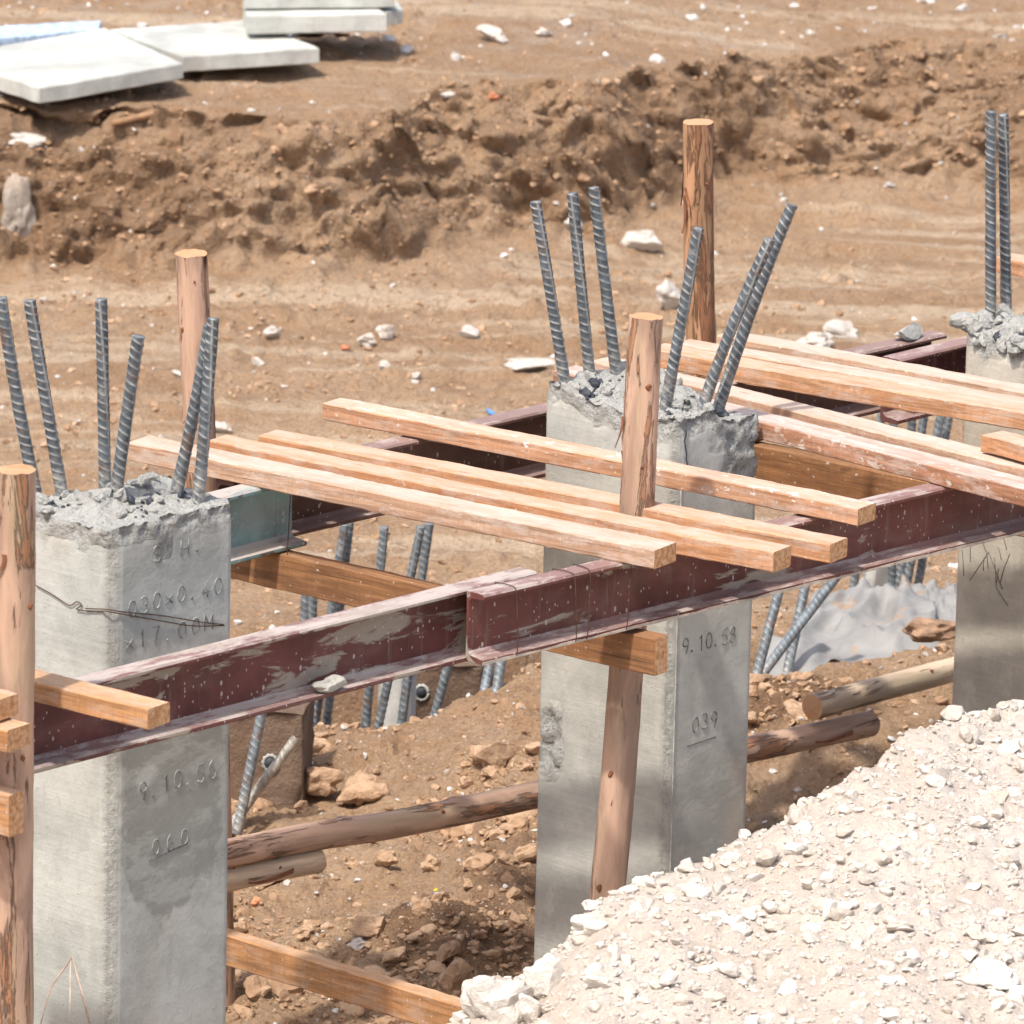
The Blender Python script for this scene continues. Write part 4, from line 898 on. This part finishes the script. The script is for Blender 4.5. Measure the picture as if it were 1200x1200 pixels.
# ------------------------------------------------------------------ piles and bars in the trench behind
def back_pile(px0, px1, ptop, Yp, mat, label, zb=-.8, hole=None, bars_=(), rmat='rebarF'):
    a = Pd(px0, ptop, Yp); b = Pd(px1, ptop, Yp); w = (b-a)[0]
    e = bpy.data.objects.new('short_pile', None); COL.objects.link(e); e.location = Vector((a[0], a[1], zb)); tag(e, label, 'concrete pile', 'short piles in the trench behind')
    rot = math.radians(-7); xd = np.array([math.cos(rot), math.sin(rot), 0]); yd = np.array([-xd[1], xd[0], 0])
    me, zt = shaft(a, w, w*.9, 0, a[2]-zb, M[mat], .012, spall=(lambda x, y, z, t: .55+.4*t) if 'dirt' in mat else None, seed=int(px0), topamp=.008, rough_top=.03, dz=.03, ds=.03)
    link('shaft', me, e, frame(xd, yd, Z, (0, 0, 0)))
    if hole:
        c = np.array(Pd(*hole, Yp-.01)); c[1] = a[1]+(c[0]-a[0])*xd[1]/xd[0]; V, Fq = tube([c+np.array([0, -.012, 0]), c+np.array([0, .01, 0])], .026, 20)
        th = np.linspace(0, 2*math.pi, 24); pts = [c+np.array([.019*math.cos(t), -.003, .022*math.sin(t)]) for t in th]
        V, Fq = tube(pts, np.array([.005+.002*math.sin(3*k) for k in range(24)]), 8); o = link('lifting_hole', mesh_py('lifting_hole', V, Fq, M['concA']), e); o.matrix_local = Matrix.Translation(-e.location)
        dk, fk = tube([c+np.array([0, -.008, 0]), c+np.array([0, .01, 0])], .016, 16); o = link('hole_mouth', mesh_py('hole_mouth', dk, fk, M['tar']), e); o.matrix_local = Matrix.Translation(-e.location)
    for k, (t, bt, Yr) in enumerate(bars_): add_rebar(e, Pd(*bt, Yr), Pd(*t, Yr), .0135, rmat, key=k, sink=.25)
    return e
back_pile(262, 358, 832, 17.75, 'dirtpile', 'short dirt caked pile just right of the nearest pile', zb=-.5, hole=(317, 893))
back_pile(352, 386, 872, 18.9, 'whitepile', 'buried pile stub with four far rebars right of the dirt caked pile', zb=-.9,
          bars_=(((402, 615), (366, 872), 18.9), ((410, 612), (381, 864), 18.95), ((368, 690), (362, 868), 18.8), ((357, 690), (351, 868), 18.8)))
back_pile(443, 484, 772, 19.0, 'whitepile', 'narrow clean pale pile with far rebars seen below the smeared channel', zb=-.6,
          bars_=(((449, 618), (427, 868), 18.85), ((494, 617), (441, 862), 18.85), ((504, 613), (470, 850), 18.85)))
back_pile(482, 566, 776, 19.25, 'dirtpile', 'dirt caked pile with a round lifting hole under the channel overlap', zb=-.6, hole=(494, 812),
          bars_=(((532, 750), (509, 838), 18.9),))
back_pile(1012, 1042, 640, 19.9, 'whitepile', 'pale pile behind the grey sheet with five far rebars', zb=-.5,
          bars_=(((1046, 470), (1045, 690), 19.8), ((1084, 480), (1052, 692), 19.8), ((1070, 482), (1060, 690), 19.85), ((1101, 487), (1061, 690), 19.75), ((1113, 489), (1076, 685), 19.8), ((1036, 470), (1008, 640), 19.8)))
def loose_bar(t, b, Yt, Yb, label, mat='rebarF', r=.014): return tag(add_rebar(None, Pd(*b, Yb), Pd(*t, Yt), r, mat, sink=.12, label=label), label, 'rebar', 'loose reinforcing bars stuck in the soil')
loose_bar((576, 760), (567, 812), 18.5, 18.4, 'left of two rebars stuck in the soil left of the shattered pile')
loose_bar((590, 755), (578, 830), 18.3, 18.2, 'right of two rebars stuck in the soil left of the shattered pile')
loose_bar((313, 800), (288, 926), 17.55, 17.5, 'leaning rebar beside the dirt caked pile', 'rebarF')
loose_bar((346, 864), (284, 950), 17.6, 17.55, 'cement coated rebar lying at a slant in front of the dirt caked pile', 'rebarR', .013)
loose_bar((915, 680), (888, 786), 18.2, 18.1, 'leftmost rebar stuck in the soil right of the shattered pile')
loose_bar((944, 680), (925, 775), 18.6, 18.5, 'upright rebar behind the crossing pair right of the shattered pile')
loose_bar((982, 672), (905, 774), 18.5, 18.25, 'strongly leaning rebar crossing in front of the grey sheet')
# ------------------------------------------------------------------ grey sheet, bag and litter
def drape(name, ctrl, mat, label, cat, amp=.03, thick=.004, seed=0, nu=60, nv=40, fold=6):
    """ctrl: four world corners a b c d (u along ab, v along ad)"""
    a, b, c, d_ = [np.asarray(k, float) for k in ctrl]; U, W_ = np.meshgrid(np.linspace(0, 1, nu), np.linspace(0, 1, nv))
    p = (1-U)[..., None]*(1-W_)[..., None]*a+U[..., None]*(1-W_)[..., None]*b+U[..., None]*W_[..., None]*c+(1-U)[..., None]*W_[..., None]*d_
    nr = unit(np.cross(b-a, d_-a)); rg = 1-np.abs(fbm(U*fold, W_*fold*.6, 0, 3, seed)); f = amp*(rg**3*1.2-.6+.6*fbm(U*3, W_*3, 0, 3, seed+5))
    p = p+nr*f[..., None]; edge = .03*noise(U*9, W_*9, 0, seed+8); p[..., 2] += edge*np.where((W_ > .98), 1, 0)
    V = p.reshape(-1, 3); i = np.arange(nv-1)[:, None]*nu+np.arange(nu-1)[None]
    o = link(name, mesh_np(name, V-V[0], np.stack([i, i+1, i+1+nu, i+nu], -1).reshape(-1, 4), M[mat], smooth=True), None, Matrix.Translation(Vector(V[0])))
    m = o.modifiers.new('thickness', 'SOLIDIFY'); m.thickness = thick; return tag(o, label, cat)
drape('plastic_sheet', (Pd(868, 800, 18.35), Pd(1102, 752, 18.6), Pd(1090, 672, 19.5), Pd(972, 684, 19.35)), 'sheet', 'crumpled grey plastic sheet draped over the spoil right of the shattered pile', 'plastic sheet', .05, seed=3, fold=3.2)
drape('plastic_sheet', (Pd(1085, 745, 18.8), Pd(1140, 735, 18.85), Pd(1130, 684, 19.3), Pd(1085, 688, 19.3)), 'sheet', 'darker fold of grey sheet tucked beside the tan pile', 'plastic sheet', .02, seed=9, fold=2)
rock(1092, 735, 70, 30, 'brown soil sack slumped over the grey sheet by the tan pile', 'bag', at=Pd(1092, 748, 18.5), seed=71, facet=.35, name='sack', cat='sack')
rock(575, 484, 13, 11, 'small blue scrap on the soil behind the spattered timber', 'blue', seed=72, name='litter', cat='litter')
rock(511, 1045, 7, 5, 'tiny yellow scrap on the pit floor under the long log', 'yellow', seed=73, name='litter', cat='litter')
rock(299, 1056, 13, 10, 'orange brick fragment below the short pale log', 'orange', seed=74, name='brick_fragment', cat='brick fragment')
rock(405, 408, 12, 7, 'orange brick fragment left of the paired white rocks', 'orange', seed=75, name='brick_fragment', cat='brick fragment')
rock(579, 106, 14, 10, 'orange brick fragment on the bank edge', 'orange', seed=76, name='brick_fragment', cat='brick fragment')
rock(525, 106, 18, 9, 'pinkish stone on the bank edge left of the brick fragment', 'rock', seed=77)
# dry stick on the bank edge
a = onground(130, 149); b = onground(218, 143); V, Fq = tube(np.array([a+[0, 0, .015], (a+b)/2+[0, 0, .022], b+[0, 0, .015]]), [.012, .013, .009], 8)
tag(link('stick', mesh_py('stick', V-a, Fq, M['stick']), None, Matrix.Translation(Vector(a))), 'thin brown stick lying along the bank edge below the slabs', 'stick')
# ------------------------------------------------------------------ slabs on the upper terrace
def slab(c4, zt_, th, label, mat='slab', seed=0):
    pts = [P(x, y, z) for (x, y), z in zip(c4, zt_)]
    n = 14; U, W_ = np.meshgrid(np.linspace(0, 1, n), np.linspace(0, 1, n)); a, b, c, d_ = pts
    top = (1-U)[..., None]*(1-W_)[..., None]*a+U[..., None]*(1-W_)[..., None]*b+U[..., None]*W_[..., None]*c+(1-U)[..., None]*W_[..., None]*d_
    top = top.reshape(-1, 3); top[:, 2] += .0012*fbm(top[:, 0]*30, top[:, 1]*30, 0, 3, seed); cen = top.mean(0)
    ringi = list(range(n))+[k*n+n-1 for k in range(1, n)]+[(n-1)*n+k for k in range(n-2, -1, -1)]+[k*n for k in range(n-2, 0, -1)]
    jit = np.array([[.0012*noise(k*1.3, seed, q, 60) for q in range(3)] for k in range(len(ringi))]); ring = top[ringi]+jit; top[ringi] = ring
    out = (ring-cen); out[:, 2] = 0; out /= np.linalg.norm(out, axis=1, keepdims=True)
    r1 = ring+out*.003-[0, 0, .004]; r2 = ring+out*.004-[0, 0, th*.93]; r3 = ring-[0, 0, th]; r2 += jit*.8
    m = len(ringi); V = np.vstack([top, r1, r2, r3]); o1 = n*n; Fq = [(k*n+j, k*n+j+1, (k+1)*n+j+1, (k+1)*n+j) for k in range(n-1) for j in range(n-1)]
    for k in range(m):
        k2 = (k+1) % m; Fq += [(ringi[k2], ringi[k], o1+k, o1+k2), (o1+k2, o1+k, o1+m+k, o1+m+k2), (o1+m+k2, o1+m+k, o1+2*m+k, o1+2*m+k2)]
    Fq.append(tuple(o1+2*m+k for k in range(m)))
    o = link('concrete_slab', mesh_py('concrete_slab', V-cen, Fq, M[mat], smooth=False), None, Matrix.Translation(Vector(cen)))
    return tag(o, label, 'concrete slab', 'pale concrete slabs on the upper terrace')
zs = .60
slab([(47, 103), (213, 74), (122, 33), (-70, 66)], [zs+.03, zs+.06, zs+.03, zs+.0], .060, 'largest pale slab at the left, nearest the bank edge', seed=1)
slab([(215, 66), (373, 56), (292, 24), (130, 34)], [zs+.02]*4, .060, 'pale slab lying flush right of the nearest slab', seed=2)
slab([(291, 19), (452, 16), (430, 2), (286, 5)], [.71]*4, .070, 'lower slab of the pair at the top, raised over a dark gap', seed=3)
slab([(452, 14), (472, 11), (466, 2), (430, 2)], [.70]*4, .055, 'small block against the right end of the raised slab', seed=4)
slab([(287, -3), (462, -5), (440, -24), (285, -22)], [.762]*4, .045, 'upper slab of the pair at the top edge', seed=5)
slab([(-60, 50), (115, 34), (118, 24), (-30, 32)], [zs+.02]*4, .03, 'slab with a blue painted edge behind the nearest slab', 'bluepaint', seed=6)
rock(400, 44, 120, 12, 'low earth clump propping the raised pair of slabs', 'clod', at=onground(350, 38), seed=78)
# ------------------------------------------------------------------ light, world, camera
sd = unit([-.36, -.56, 1.2]); elev = math.asin(sd[2])
L = bpy.data.lights.new('sun', 'SUN'); L.energy = 2.75; L.angle = math.radians(2.0); L.color = (1, .955, .89)
so = bpy.data.objects.new('sun', L); COL.objects.link(so); so.rotation_euler = Vector(sd).to_track_quat('Z', 'Y').to_euler(); so.location = (-10, 5, 20)
W = bpy.data.worlds.new('World'); SC.world = W; W.use_nodes = True; nt = W.node_tree; nt.nodes.clear()
sky = nt.nodes.new('ShaderNodeTexSky'); sky.sky_type = 'NISHITA'; sky.sun_disc = False; sky.sun_elevation = elev; sky.sun_rotation = math.atan2(sd[0], sd[1])
sky.air_density = 1.0; sky.dust_density = 4.; sky.ozone_density = .8
bg = nt.nodes.new('ShaderNodeBackground'); bg.inputs[1].default_value = .15; ow = nt.nodes.new('ShaderNodeOutputWorld'); nt.links.new(sky.outputs[0], bg.inputs[0]); nt.links.new(bg.outputs[0], ow.inputs[0])
cd = bpy.data.cameras.new('camera'); cd.sensor_width = 36; cd.lens = FPX/1200*36; cd.clip_end = 5000; cd.clip_start = .5
cd.dof.use_dof = True; cd.dof.focus_distance = 16.2; cd.dof.aperture_fstop = 11
co = bpy.data.objects.new('camera', cd); COL.objects.link(co); co.matrix_world = frame(cr, cu, -cf, CAM); SC.camera = co
vs = SC.view_settings; vs.view_transform = 'Standard'; vs.look = 'None'; vs.exposure = .58; vs.gamma = 1
SC.render.resolution_x = SC.render.resolution_y = 1024; SC.render.engine = 'CYCLES'
